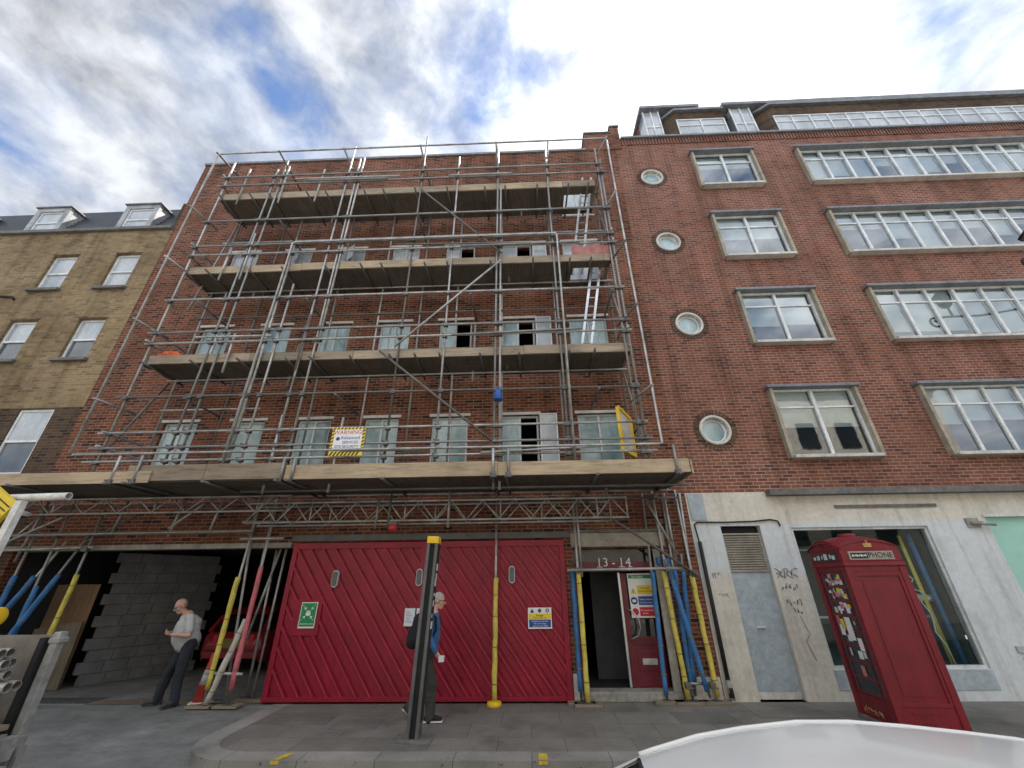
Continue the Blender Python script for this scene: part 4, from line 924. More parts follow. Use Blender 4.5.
for p, q, ft in (((-5.86, -.1, 3.4), (-5.5, -.1, .04), 1), ((-5.4, .25, 2.6), (-5.36, .3, .04), 1), ((-5.16, .2, 3.0), (-5.18, .2, .04), 1), ((-5.25, .2, 2.8), (-5.75, .35, .4), 0), ((-5.5, -.05, 3.6), (-5.45, -.02, .05), 0), ((2.95, -.1, 3.6), (2.96, -.1, 2.2), 0), ((3.3, -.05, 3.6), (3.22, -.05, 1.9), 0), ((1.06, -.2, 3.5), (1.06, -.2, 2.0), 0)):
    st = tube('standard', p, q, mat='galvanised')
    if ft: foot(q[0], q[1], st)
m = MB(); m.lathe((2.63, -.05, 2.22), [(.02, -.03), (.05, 0), (.05, .12), (.02, .13)], 10); m.lathe((2.8, -.05, 2.2), [(.02, -.03), (.05, 0), (.05, .12), (.02, .13)], 10); m.build('sleeve_top', 'sleeve_blue', sc)
for x, z in ((.98, 2.12), (2.7, 2.12), (2.95, 2.12), (3.2, 2.02), (-5.7, 2.9), (-5.33, 3.1), (-9.87, 2.9), (-9.1, 2.62), (-.61, 3.05), (.98, 3.5), (2.72, .29), (3.14, .29), (2.7, 3.5)): coup.append((x, -.3, z))
coup.sort(key=lambda c: c[2])
cm = None
rest = MB()
def coupler_mesh(mb, x, y, z):
    mb.box(x-.05, x+.05, y-.05, y+.05, z-.048, z+.048, .014); mb.path([(x+.03, y-.02, z-.03), (x+.075, y-.055, z-.03)], .012, 6); mb.path([(x-.03, y-.03, z+.02), (x-.05, y-.075, z+.03)], .012, 6)
mb = MB(); coupler_mesh(mb, *coup[0]); c0 = mb.build('coupler', 'clamp_steel', sc)
for c in coup[1:95]:
    o = c0.copy(); COL.objects.link(o); o.location = Vector(c)-Vector(coup[0])
for c in coup[95:]: coupler_mesh(rest, *c)
o = rest.build('couplers', 'clamp_steel', sc); o['kind'] = 'stuff'

# things on the scaffold
def ladder(name, label, p, q, w, mat):
    t = thing(name, label, 'ladder', q); a = Vector((w/2, 0, 0)); p = Vector(p); q = Vector(q)
    for s_ in (-1, 1): MB().beam(p+a*s_, q+a*s_, .03, .06).build('stile', mat, t)
    n = int((p-q).length/.26)
    for k in range(1, n): c = q.lerp(p, k/n); MB().path([c-a, c+a], .015, 6).build('rung', mat, t)
ladder('ladder', 'slim aluminium ladder rising to the top scaffold deck', (2.1, -.75, 12.9), (1.52, -.6, 9.26), .26, 'galvanised')
ladder('ladder', 'slim pale ladder rising from the second to the third scaffold deck', (2.12, -.8, 9.95), (1.48, -.6, 6.56), .22, 'aluminium')
t = thing('hard_hat', 'blue hard hat hanging on a central scaffold pole', 'helmet', (-.52, -1.3, 5.35))
m = MB(); m.lathe((-.52, -1.32, 5.33), [(.06, 0), (.085, .02), (.085, .1), (.075, .18), (.045, .24), (0, .255)], 16); m.build('shell', 'blue_plastic', t); m = MB(); m.lathe((-.52, -1.32, 5.33), [(.065, -.015), (.105, -.01), (.105, .005), (.065, .012)], 16); m.build('brim', 'blue_plastic', t)
t = thing('orange_netting', 'crumpled orange netting lying at the left end of the second deck', 'netting', (-8.3, -1.0, 6.54))
m = MB(); bmx = bmesh.new(); bmesh.ops.create_icosphere(bmx, subdivisions=3, radius=.3)
for v in bmx.verts: v.co = Vector((v.co.x*.8, v.co.y*.35, max(v.co.z, -.2)*.5))*(1+random.uniform(-.3, .3))+Vector((-8.35, -1.0, 6.76))
m.bm(bmx); m.build('net', 'orange_net', t)
t = thing('safety_net', 'faded red debris net folded over the third deck rail beside the ladder', 'netting', (1.9, -1.0, 9.3)); m = MB(); bmx = bmesh.new(); bmesh.ops.create_grid(bmx, x_segments=14, y_segments=8, size=.5)
for v in bmx.verts: v.co = Vector((1.85+v.co.x*.95, -1.0+.05*math.sin(v.co.x*22)+random.uniform(-.02, .02), 9.62+v.co.y*.55+.05*math.sin(v.co.x*9)))
m.bm(bmx, True); m.build('net', 'net_red', t)
t = thing('board_frame', 'yellow framed panel standing on the lowest deck by the right hand window', 'panel', (2.15, -.8, 4.2))
m = MB(); A = [(2.0, -.98, 4.3), (2.3, -.72, 4.22), (2.3, -.72, 5.05), (2.0, -.98, 5.25)]
for k in range(4): m.beam(A[k], A[(k+1) % 4], .05, .07, (1, -.5, 0))
m.build('frame', 'cap_yellow', t); m = MB(); m.face([(2.02, -.965, 4.33), (2.28, -.735, 4.26), (2.28, -.735, 5.02), (2.02, -.965, 5.2)]); m.build('sheet', 'sleeve_white', t)
t = thing('warning_lamp', 'small red lamp clamped to the lattice beam above the gates', 'lamp', (-2.62, -.68, 2.9)); m = MB(); m.box(-2.72, -2.54, -.72, -.62, 2.95, 3.03, .015); m.build('bracket', 'clamp_steel', t); m = MB(); m.lathe((-2.62, -.70, 2.86), [(.0, -.01), (.085, 0), (.09, .05), (.08, .09), (0, .1)], 14); m.build('lens', 'red_plastic', t)

# ------------------------------------------------------------------ inside the garage
t = thing('block_wall', 'grey breeze block wall with a toothed end running into the garage', 'wall', (-9.86, 1.3, 0))
m = MB(); d = Vector((.52, .85, 0)).normalized(); nrm = Vector((d.y, -d.x, 0)); base = Vector((-9.86, 1.28, 0))
for r_ in range(12):
    off = 0. if r_ % 2 else .1; k = 0; pos = off
    while pos < 2.1:
        ln = .44 if k else .44; p = base+d*(pos+.005)+Vector((0, 0, .222*r_+.11)); q = base+d*(pos+ln-.005)+Vector((0, 0, .222*r_+.11))
        jt = random.uniform(-.004, .004); m.beam(p+nrm*jt, q+nrm*jt, .14, .214); pos += ln; k += 1
m.build('blocks', 'block', t)
t = thing('plywood_sheet', 'brown plywood sheet propped upright in the garage, behind the greyer sheet', 'board', (-10.6, 1.25, 0)); m = MB(); m.box(-11.0, -9.98, 1.22, 1.24, 0, 1.98); m.build('sheet', 'plywood', t)
t = thing('plywood_sheet', 'greyish plywood sheet propped low against the taller brown sheet', 'board', (-10.5, 1.1, 0)); m = MB(); m.prism([(-11.0, 0), (-9.93, 0), (-9.96, 1.25), (-11.0, 1.1)], 1.12, 1.14); m.build('sheet', 'grey_plywood', t)
# red hatchback
def loft(secs, smooth=True):
    m = MB(); n = len(secs[0]); i = 0
    for s_ in secs: m.v += [tuple(p) for p in s_]
    for k in range(len(secs)-1):
        for j in range(n-1): m.f.append((k*n+j, k*n+j+1, (k+1)*n+j+1, (k+1)*n+j)); m.sm.append(smooth)
    return m
def simple_car(name, label, body, loc, rz, zroof=1.42, L=3.9, W=1.68):
    t = thing(name, label, 'car', (0, 0, 0)); hw = W/2
    # local: rear of the car towards -x
    def sec(x, w, z0, z1):
        return [(x, -w*.92, z0), (x, -w, z0+.18), (x, -w, (z0+z1)/2), (x, -w*.97, z1-.08), (x, -w*.9, z1), (x, 0, z1+.02), (x, w*.9, z1), (x, w*.97, z1-.08), (x, w, (z0+z1)/2), (x, w, z0+.18), (x, w*.92, z0)]
    S = [sec(-L/2, hw*.86, .35, .62), sec(-L/2+.04, hw*.93, .28, .86), sec(-L/2+.3, hw, .22, .92), sec(0, hw, .2, .93), sec(L/2-.95, hw*.98, .2, .90), sec(L/2-.35, hw*.93, .22, .76), sec(L/2, hw*.75, .3, .6)]
    m = loft(S); m.face(S[0][::-1]); m.face(S[-1]); bd = m.build('body', body, t)
    G = []
    for x, w, z in ((-L/2+.08, hw*.84, .9), (-L/2+.32, hw*.76, 1.24), (-L/2+.62, hw*.70, zroof-.02), (0, hw*.70, zroof), (.45, hw*.69, zroof-.05), (1.15, hw*.80, .9)): G.append((x, w, z))
    m = loft([[(x, -w, z-.06), (x, -w*.9, z), (x, 0, z+.03), (x, w*.9, z), (x, w, z-.06)] for x, w, z in G[1:5]]); m.build('roof', body, t)
    gl = MB(); a, b = G[0], G[1]; gl.face([(a[0], -a[1]*.9, a[2]), (a[0], a[1]*.9, a[2]), (b[0]-.01, b[1]*.86, b[2]-.03), (b[0]-.01, -b[1]*.86, b[2]-.03)]); gl.build('rear_window', 'car_glass', t)
    gl = MB(); a, b = G[4], G[5]; gl.face([(a[0], -a[1]*.92, a[2]-.01), (a[0], a[1]*.92, a[2]-.01), (b[0], b[1]*.9, b[2]), (b[0], -b[1]*.9, b[2])]); gl.build('windscreen', 'car_glass', t)
    for s_ in (-1, 1):
        gl = MB(); gl.face([(G[0][0]+.2, s_*hw*.9, .93), (G[5][0]-.1, s_*hw*.88, .91), (G[4][0], s_*G[4][1]*1.0, G[4][2]-.07), (G[2][0], s_*G[2][1], G[2][2]-.07), (G[1][0]+.1, s_*G[1][1], G[1][2]-.06)]); gl.build('side_window', 'car_glass', t)
        pl = MB()
        pl.beam((G[0][0], s_*G[0][1], G[0][2]), (G[1][0], s_*G[1][1]*.98, G[1][2]-.02), .1, .07); pl.beam((G[4][0], s_*G[4][1], G[4][2]-.03), (G[5][0], s_*G[5][1], G[5][2]), .06, .05); pl.build('pillar', body, t)
        for x in (-L/2+.72, L/2-.75):
            wm = MB(); wm.lathe((x, s_*(hw-.09), .3), [(.16, -.1), (.28, -.1), (.3, -.07), (.3, .07), (.28, .1), (.16, .1)], 24, 'y'); wh = wm.build('wheel', 'rubber', t)
            wm = MB(); wm.lathe((x, s_*(hw-.09), .3), [(0, -.07), (.16, -.09), (.18, -.06), (.18, .06), (.16, .09), (0, .07)], 20, 'y'); wm.build('rim', 'aluminium', wh)
        lm = MB(); lm.box(-L/2-.005, -L/2+.06, s_*hw*.62-.1*0-(.11 if s_ > 0 else -.0)-.0, s_*hw*.62+(.0 if s_ > 0 else .11), .6, .84, .01); lm.build('tail_light', 'sign_red', t)
    pm = MB(); pm.box(-L/2-.03, -L/2+.0, -.26, .26, .56, .76, .004); pm.build('number_plate', 'tape_dark', t)
    t.location = loc; t.rotation_euler.z = rz; return t
simple_car('hatchback', 'dark red hatchback parked tail first deep inside the garage', 'car_red', (-7.2, 4.4, 0), R(88))

# traffic cone
t = thing('traffic_cone', 'grubby red and white traffic cone beside the yellow sleeved scaffold pole', 'cone', (-5.95, -.02, 0))
X, Y = -5.98, -.02
m = MB(); m.lathe((X, Y, 0), [(.2, 0), (.215, .015), (.2, .04), (.16, .05)], 18); m.build('base', 'cone_white', t)
prof = lambda h: .15-.115*(h-.05)/.72
m = MB(); m.lathe((X, Y, 0), [(prof(.05), .05), (prof(.77), .77), (.02, .785), (0, .785)], 18); m.build('shell', 'cone_red', t)
m = MB(); m.lathe((X, Y, 0), [(prof(.3)+.002, .3), (prof(.52)+.002, .52)], 18); m.build('reflective_band', 'cone_white', t)

# ------------------------------------------------------------------ steel post
PX, PY = -1.63, -1.85
t = thing('steel_post', 'tall grey steel channel post with a yellow cap, leaning slightly on the pavement', 'post', (PX, PY, 0))
for a in (-.09, .04): m = MB(); m.box(PX+a, PX+a+.05, PY-.1, PY+.1, -.05, 2.5, .008); m.build('flange', 'post_grey', t)
m = MB(); m.box(PX-.04, PX+.04, PY-.05, PY+.03, -.05, 2.49); m.build('web', 'rubber', t)
m = MB(); m.box(PX-.095, PX+.095, PY-.105, PY+.105, 2.502, 2.61, .01); m.build('cap', 'cap_yellow', t)
m = MB(); m.box(PX+.0902, PX+.094, PY-.09, PY+.09, .2, 2.49); m.build('side_strip', 'rubber', t)
rs = random.Random(5)
for z in (2.1, 1.95, 1.88, 1.74, 1.6, 1.45, 1.3): m = MB(); m.box(PX+.0942, PX+.0962, PY-.06+rs.uniform(-.01, .02), PY+.02+rs.uniform(-.03, .04), z, z+rs.uniform(.03, .12)); m.build('sticker', 'sign_white', t)
m = MB(); m.flat([(PX-.26, PY-.2), (PX+.24, PY-.22), (PX+.28, PY+.2), (PX-.24, PY+.18)], -.02, .012); m.build('concrete_patch', 'dark_concrete', t); t.rotation_euler.y = R(2.2)

# ------------------------------------------------------------------ telephone box
tb = thing('telephone_box', 'red telephone box with stickered side panes, standing on the pavement', 'phone box', (0, 0, 0))
h = .45
m = MB(); m.box(-h, h, -h, h, 0, .06, .01); m.build('plinth', 'dark_concrete', tb)
m = MB()
for sx in (-1, 1):
    for sy in (-1, 1): m.box(min(sx*h*.985, sx*(h-.105)), max(sx*h*.985, sx*(h-.105)), min(sy*h*.985, sy*(h-.105)), max(sy*h*.985, sy*(h-.105)), .06, 2.02, .012)
m.box(-h+.1, h-.1, -h*.95, -h*.95+.02, .06, .32); m.box(-h*.95, -h*.95+.02, -h+.1, h-.1, .06, .34); m.box(h*.95-.02, h*.95, -h+.1, h-.1, .06, .34); m.box(-h+.1, h-.1, h*.95-.02, h*.95, .06, .34)
for a in (-h*.95, h*.95-.02): m.box(a, a+.02, -h+.1, h-.1, 1.95, 2.02); m.box(-h+.1, h-.1, a, a+.02, 1.95, 2.02)
m.build('body', 'phone_red', tb)
m = MB(); m.box(-h+.1, h-.1, -h*.93, -h*.9, .32, 1.95)      # blank back panel facing the road
for a in ((-h+.105, -h+.15, .3, 1.94), (h-.15, h-.105, .3, 1.94), (-h+.15, h-.15, 1.88, 1.94), (-h+.15, h-.15, .3, .35)): m.box(a[0], a[1], -h*.965, -h*.931, a[2], a[3], .006)
m.box(-h+.2, h-.2, -h*.945, -h*.931, .42, 1.83, .008); m.build('back_panel', 'phone_red', tb)
m = MB(); m.box(-.22, .18, -h*.95-.012, -h*.95-.0005, .23, .25); m.box(-.1, .06, -h*.95-.008, -h*.95-.0005, .13, .14); m.build('kick_rail', 'phone_red', tb)
# glazed sides: eight rows of panes with narrow margin lights
zs = [.36+k*(1.57/8) for k in range(9)]
for sx in (-1, 1):
    gsz = MB(); x0, x1 = (-.425, -.405) if sx < 0 else (.405, .425)
    for z in zs: gsz.box(x0, x1, -.345, .345, z-.013, z+.013)
    for y in (-.335, -.235, .235, .335): gsz.box(x0, x1, y-.013, y+.013, .36, 1.93)
    sd = gsz.build('glazing_bars', 'phone_red', tb)
    p = MB(); p.box((x0+x1)/2-.002, (x0+x1)/2+.002, -.34, .34, .36, 1.93); p.build('glass', 'car_glass', sd)
gsz = MB(); y0, y1 = .405, .425
for z in zs: gsz.box(-.345, .345, y0, y1, z-.013, z+.013)
for x in (-.335, -.235, .235, .335): gsz.box(x-.013, x+.013, y0, y1, .36, 1.93)
sd = gsz.build('door', 'phone_red', tb); p = MB(); p.box(-.34, .34, .412, .416, .36, 1.93); p.build('glass', 'car_glass', sd)
rs = random.Random(21)
st_groups = {'sign_white': MB(), 'net_red': MB(), 'sleeve_pink': MB(), 'sign_yellow': MB(), 'curtain': MB(), 'paper': MB()}
def sticker(y, z, w_, h_, mt, lay=0): st_groups[mt].box(-.4195-lay*.0012, -.4185-lay*.0012, y-w_/2, y+w_/2, z-h_/2, z+h_/2)
for row in (7, 6, 5):
    for k in range(16):
        sticker(rs.uniform(-.2, .2), zs[row]+.1+rs.uniform(-.055, .055), rs.uniform(.03, .1), rs.uniform(.03, .08), rs.choice(['sign_white', 'paper', 'net_red', 'curtain', 'sleeve_pink', 'sign_yellow', 'curtain', 'paper']), k*.3)
for y, z, w_, h_, mt in ((-.02, 1.17, .14, .3, 'sign_white'), (-.17, .98, .1, .16, 'sign_white'), (.2, 1.27, .08, .12, 'sleeve_pink'), (.12, 1.22, .09, .14, 'sign_yellow'), (-.18, 1.25, .05, .05, 'net_red'), (-.08, .84, .1, .1, 'sign_white'), (.13, .86, .04, .1, 'curtain'), (-.18, .85, .06, .08, 'curtain'), (-.03, .64, .09, .13, 'net_red'), (.05, 1.04, .1, .08, 'sign_white'), (.17, 1.14, .1, .14, 'sign_white')): sticker(y, z, w_, h_, mt, 6)
for mt, mm in st_groups.items(): mm.build('stickers', mt, tb)
m = MB()
for k in range(9): y = .26-k*.045; m.path([(-.431, y+rs.uniform(-.02, .02), .1+rs.uniform(0, .02)), (-.431, y-.02, .17+rs.uniform(-.02, .02)), (-.431, y-.03+rs.uniform(-.02, .02), .11+rs.uniform(0, .05))], .006, 5)
m.build('graffiti', 'gold', tb)
# fascia, pediments and dome
m = MB(); m.box(-h-.01, h+.01, -h-.01, h+.01, 2.02, 2.06, .01); m.box(-h+.01, h-.01, -h+.01, h-.01, 2.06, 2.085); m.box(-h*.98, h*.98, -h*.98, h*.98, 2.085, 2.25, .01); m.build('fascia', 'phone_red', tb)
def arc(wd, z0, rise, n=12): return [(-wd+2*wd*k/n, z0+rise*(1-((-1+2*k/n))**2)) for k in range(n+1)]
m = MB()
pr = [(-h*.98, 2.252)]+arc(h*.98, 2.27, .15)+[(h*.98, 2.252)]
m.prism(pr, -h*.98, -h*.98+.03); m.prism(pr, h*.98-.03, h*.98)
for a in (-h*.98, h*.98-.03):
    q = MB(); q.prism(pr, a, a+.03); i = len(m.v); m.v += [(y, x, z) for x, y, z in q.v]; m.f += [tuple(i+k for k in f[::-1]) for f in q.f]; m.sm += q.sm
m.build('pediment', 'phone_red', tb)
m = MB(); N = 16; wd = h*1.0
def dz_(u, v): return 2.275+.155*(1-min(1, max(abs(u), abs(v))**2*1.0)*0)-(.155*min(u*u, 1)*min(v*v, 1))+.03*(1-u*u)*(1-v*v)
pts = [[(-wd+2*wd*i/N, -wd+2*wd*j/N, dz_(-1+2*i/N, -1+2*j/N)-.155*0) for j in range(N+1)] for i in range(N+1)]
# sail dome: arched along both edges
for i in range(N+1):
    for j in range(N+1):
        u, v = -1+2*i/N, -1+2*j/N; pts[i][j] = (wd*1.02*u, wd*1.02*v, 2.29+.15*(2-u*u-v*v)*.62-(.0 if max(abs(u), abs(v)) < .999 else .012))
for i in range(N):
    for j in range(N): m.face([pts[i][j], pts[i+1][j], pts[i+1][j+1], pts[i][j+1]], True)
bmx = bmesh.new(); bmesh.ops.create_cube(bmx, size=.01); bmx.free()
dm = m.build('dome', 'phone_red', tb)
m = MB(); m.lathe((0.02, 0, 2.45), [(.13, 0), (.13, .05), (.11, .065), (0, .07)], 18); m.build('vent_cap', 'phone_red', tb)
def crown(place):
    m = MB()
    def q(a0, a1, b0, b1): m.v and None; i = len(m.v); m.v.extend([place(x, y, z) for z in (0, .012) for x, y in ((a0, b0), (a1, b0), (a1, b1), (a0, b1))]); [m.f.append(tuple(i+k for k in f)) or m.sm.append(False) for f in ((0, 1, 2, 3), (7, 6, 5, 4), (0, 4, 5, 1), (1, 5, 6, 2), (2, 6, 7, 3), (3, 7, 4, 0))]
    q(-.055, .055, 0, .018)
    for x in (-.05, -.025, 0, .025, .05): q(x-.009, x+.009, .022, .05+(.02 if x == 0 else .008*(abs(x) < .03)))
    q(-.006, .006, .075, .1); q(-.014, .014, .084, .092); q(-.04, .04, .05, .058)
    return m
crown(lambda x, y, z: (x, -h*.98-z, 2.285+y)).build('crown_emblem', 'gold', tb)
crown(lambda x, y, z: (-h*.98-z, -x, 2.285+y)).build('crown_emblem', 'phone_red', tb)
sp_ = MB(); sp_.box(-.33, .33, -h*.98-.012, -h*.98-.0005, 2.105, 2.225, .003); s1 = sp_.build('name_panel', 'louvre', tb)
m = MB(); text_faces(m, 'PHONE', .11, on_front(.135, -h*.98-.014, 2.166), squash=1.0); m.build('lettering', 'sign_black', s1)
m = MB(); m.box(-.3, -.055, -h*.98-.016, -h*.98-.0125, 2.125, 2.205); m.build('dark_label', 'sign_black', s1)
m = MB(); [m.box(-.285+k*.022, -.268+k*.022-.004*(k % 2), -h*.98-.018, -h*.98-.0162, 2.15+.004*(k % 3), 2.182-.005*((k*5) % 3)) for k in range(10)]; m.build('label_lettering', 'paper', s1)
sp_ = MB(); sp_.box(-h*.98-.012, -h*.98-.0005, -.33, .33, 2.105, 2.225, .003); s2 = sp_.build('name_panel', 'iron', tb)
m = MB()
for y, w_ in ((.27, .06), (.16, .07), (.06, .03), (-.04, .09), (-.17, .04), (-.25, .08)): m = MB(); m.box(-h*.98-.0135, -h*.98-.0122, y-w_/2, y+w_/2, 2.12+rs.uniform(0, .02), 2.2+rs.uniform(-.03, .02)); m.build('sticker', 'curtain', s2)
tb.location = (5.475, -1.38, .0); tb.scale = (1, 1, 1.035); tb.rotation_euler.z = R(-4)

# ------------------------------------------------------------------ white car in front of the camera
cw = thing('white_car', 'white car parked close to the photographer, seen over its roof', 'car', (1.4, -7.0, -.12))
RX = [(.5, 1.185), (.58, 1.205), (.78, 1.25), (1.0, 1.28), (1.26, 1.302), (1.5, 1.302), (1.75, 1.285), (2.0, 1.262), (2.24, 1.237), (2.6, 1.17), (2.9, 1.09)]
yc, hwf = -7.0, .56
def roofrow(x, z, inset=0):
    return [(x-.05*(1-(t*t)) if x < .6 else x, yc+hwf*t*(1 if x > .7 else .985), z+.022*(1-t*t)-(.012 if abs(t) > .99 else 0)) for t in [-1+k/8 for k in range(17)]]
m = loft([roofrow(x, z) for x, z in RX]); m.build('roof', 'car_white', cw)
wsb = [(-.38, yc+(.72)*t, .80+.03*(1-t*t)) for t in [-1+k/8 for k in range(17)]]
r0 = roofrow(*RX[0])
m = MB()
for k in range(1, 15):
    a, b = r0[k], r0[k+1]; c, d = wsb[k+1], wsb[k]
    dn = lambda p: (p[0]-.004, p[1], p[2]-.012)
    m.face([dn(b), dn(a), d, c], True)
m.build('windscreen', 'car_glass', cw)
for s_ in (-1, 1):
    k = 0 if s_ < 0 else 15; m = MB(); m.face([r0[k], r0[k+1], wsb[k+1], wsb[k]]); m.beam(Vector(r0[8+8*s_])+Vector((0, -s_*.03, -.012)), Vector(wsb[8+8*s_])+Vector((0, -s_*.02, 0)), .05, .035); m.build('pillar', 'car_white', cw)
m = MB(); rr0 = [(p[0]-.008, p[1], p[2]-.006) for p in r0]; m.path(rr0[1:16], .009, 6); m.build('windscreen_seal', 'rubber', cw)
for s_ in (-1, 1):
    m = MB(); m.path([(x, yc+s_*(hwf-.0), z-.006) for x, z in RX], .011, 6); m.build('roof_gutter', 'car_white', cw)
    m = MB(); y0, y1 = yc+s_*(hwf+.01), yc+s_*.8
    P0 = [(x, yc+s_*hwf, z-.03) for x, z in RX]; P1 = [(min(x, 3.2)-.25*0, yc+s_*.78, .82) for x, z in RX]; P1[0] = (-.3, yc+s_*.76, .80); P1[1] = (-.1, yc+s_*.77, .81)
    for k in range(len(P0)-1): m.face([P0[k], P0[k+1], P1[k+1], P1[k]])
    m.build('side_window', 'car_glass', cw)
def csec(x, w_, z0, z1): return [(x, yc-w_*.93, z0), (x, yc-w_, z0+.2), (x, yc-w_, z1-.15), (x, yc-w_*.93, z1), (x, yc, z1+.04), (x, yc+w_*.93, z1), (x, yc+w_, z1-.15), (x, yc+w_, z0+.2), (x, yc+w_*.93, z0)]
S = [csec(-1.35, .62, .1, .42), csec(-1.2, .76, .05, .56), csec(-.8, .85, .05, .7), csec(-.3, .87, .03, .79), csec(1.2, .88, .03, .83), csec(2.6, .87, .03, .86), csec(2.95, .82, .06, .84), csec(3.05, .7, .12, .6)]
m = loft(S); m.face(S[0][::-1]); m.face(S[-1]); m.build('body', 'car_white', cw)
m = MB(); a = roofrow(*RX[-1]); b = [(3.0, yc+.7*t, .85) for t in [-1+k/8 for k in range(17)]]
for k in range(16): m.face([a[k], a[k+1], b[k+1], b[k]], True)
m.build('rear_window', 'car_glass', cw)
for x in (-.62, 2.3):
    for s_ in (-1, 1):
        wm = MB(); wm.lathe((x, yc+s_*.79, .18), [(.17, -.09), (.28, -.1), (.3, -.06), (.3, .06), (.28, .1), (.17, .09)], 24, 'y'); wh = wm.build('wheel', 'rubber', cw)
        wm = MB(); wm.lathe((x, yc+s_*.79, .18), [(0, -.07), (.17, -.085), (.17, .085), (0, .07)], 20, 'y'); wm.build('rim', 'aluminium', wh)
for s_ in (-1, 1): m = MB(); m.box(-1.28, -1.1, yc+s_*.62-.1, yc+s_*.62+.1, .38, .5, .03); m.build('headlight', 'aluminium', cw)

# ------------------------------------------------------------------ flatbed lorry at the left edge
lo = thing('flatbed_lorry', 'grey flatbed scaffold lorry with a plywood dropside at the left edge', 'lorry', (-7.5, -5, -.12))
bx0, bx1, by0, by1 = -11, -4.8, -6.2, -4.15
m = MB(); m.box(bx0, bx1, by0, by1, .55, .66, .01); m.build('bed', 'lorry_grey', lo)
m = MB(); m.box(bx0, bx1-.14, by1-.04, by1-.01, .662, 1.47); m.box(bx0, bx1-.14, by0+.01, by0+.04, .662, 1.2); m.build('dropside', 'lorry_board', lo)
m = MB(); m.box(bx1-.1, bx1-.02, by1-.08, by1+.0, .45, 1.5, .01); m.box(bx1-.115, bx1-.005, by1-.09, by1+.02, 1.40, 1.45, .01); m.build('corner_post', 'lorry_grey', lo)
m = MB(); m.box(bx1-.2, bx1-.14, by1-.1, by1-.045, .662, 1.45); m.build('dark_strip', 'rubber', lo)  # dark upright strip just inside the corner post
m = MB(); m.box(bx1-.06, bx1+.02, by0, by1-.1, .5, .68, .01); m.box(bx1-.03, bx1+.05, by0, by1, .3, .42, .01); m.build('tail_board', 'lorry_grey', lo)
m = MB(); m.beam((bx1+.02, by1-.05, .58), (bx1+.02, by1-.05, .3), .06, .06); m.build('tail_light', 'aluminium', lo)
m = MB(); m.box(-11, -4.9, -5.7, -5.5, .3, .55); m.box(-11, -4.9, -4.9, -4.7, .3, .55); m.build('chassis', 'rubber', lo)
for x in (-6.3, -10.2):
    for y in (-5.95, -4.45): m = MB(); m.lathe((x, y, .28), [(.2, -.13), (.37, -.13), (.4, -.1), (.4, .1), (.37, .13), (.2, .13)], 24, 'y'); wh = m.build('wheel', 'rubber', lo); m = MB(); m.lathe((x, y, .28), [(0, -.09), (.2, -.12), (.2, .12), (0, .09)], 20, 'y'); m.build('rim', 'lorry_grey', wh)
m = MB(); m.box(-13.0, -11.05, -6.2, -4.2, .35, 1.4, .12); m.box(-12.7, -11.1, -6.1, -4.3, 1.4, 2.3, .15); cb = m.build('cab', 'car_white', lo); m = MB(); m.box(-12.4, -11.5, -6.12, -4.28, 1.5, 2.1); m.build('side_window', 'car_glass', cb)
m = MB(); m.beam((-6.0, -4.22, .6), (-6.0, -4.22, 2.84), .08, .07, (0, 1, 0)); m.build('rack_post', 'white_paint', lo)
HB = lambda a, b: (-6.26-.864*a+.504*b, 2.58+.504*a+.864*b)        # along, across the tilted board
m = MB(); m.prism([HB(0, 0), HB(0, .28), HB(1.0, .28), HB(1.0, 0)], -4.18, -4.13); hb = m.build('hazard_board', 'sign_yellow', lo)
m = MB()
for k in range(4): b0 = .045+k*.055; m.prism([HB(.02, b0), HB(.02, b0+.012), HB(.98, b0+.012), HB(.98, b0)], -4.186, -4.1802)
m.build('stripes', 'sign_black', hb)
m = MB(); m.beam((-5.98, -4.10, 2.7), (-6.5, -4.10, 2.86), .04, .04); m.build('board_bracket', 'lorry_grey', lo)
t = thing('scaffold_tube', 'single white scaffold tube lying high on the lorry rack', 'tube', (-5.6, -4.2, 2.9)); m = MB(); m.hollow((-6.9, -4.06, 2.90), (-5.63, -4.06, 2.92), .045); m.build('pipe', 'white_paint', t)
rs = random.Random(4); n_ = 0
where = ['top left', 'top right', 'second row left', 'second row right', 'middle left', 'middle right', 'fourth row left', 'fourth row right', 'bottom left', 'bottom right']
for k in range(5):
    for j in range(2):
        y, z = -4.72+j*.095+(k % 2)*.04, 1.37-k*.085; xe = -4.72+rs.uniform(-.12, .1)
        t = thing('scaffold_tube', 'loose scaffold tube end on the lorry bed, %s of the stack' % where[n_], 'tube', (xe, y, z), 'scaffold tubes stacked on the lorry'); n_ += 1
        m = MB(); m.hollow((-9.5, y, z), (xe, y, z), .04, 14, .006); m.build('pipe', 'galvanised', t)
m = MB(); m.box(-9.6, -5.0, -4.85, -4.5, .9, 1.0); m.box(-5.6, -5.45, -4.85, -4.5, .662, .9); m.build('tube_rest', 'lorry_grey', lo)
for zz_, xe, lab in ((.93, -4.62, 'scaffold board lying flat on the lorry bed, upper one'), (.86, -4.6, 'scaffold board lying flat on the lorry bed, lower one')):
    t = thing('scaffold_board', lab, 'board', (xe, -4.35, zz_), 'boards on the lorry bed'); m = MB(); m.box(-8, xe-.25, -4.5+.0, -4.3, zz_-.2, zz_-.16, .005); m.build('plank', 'old_board', t)
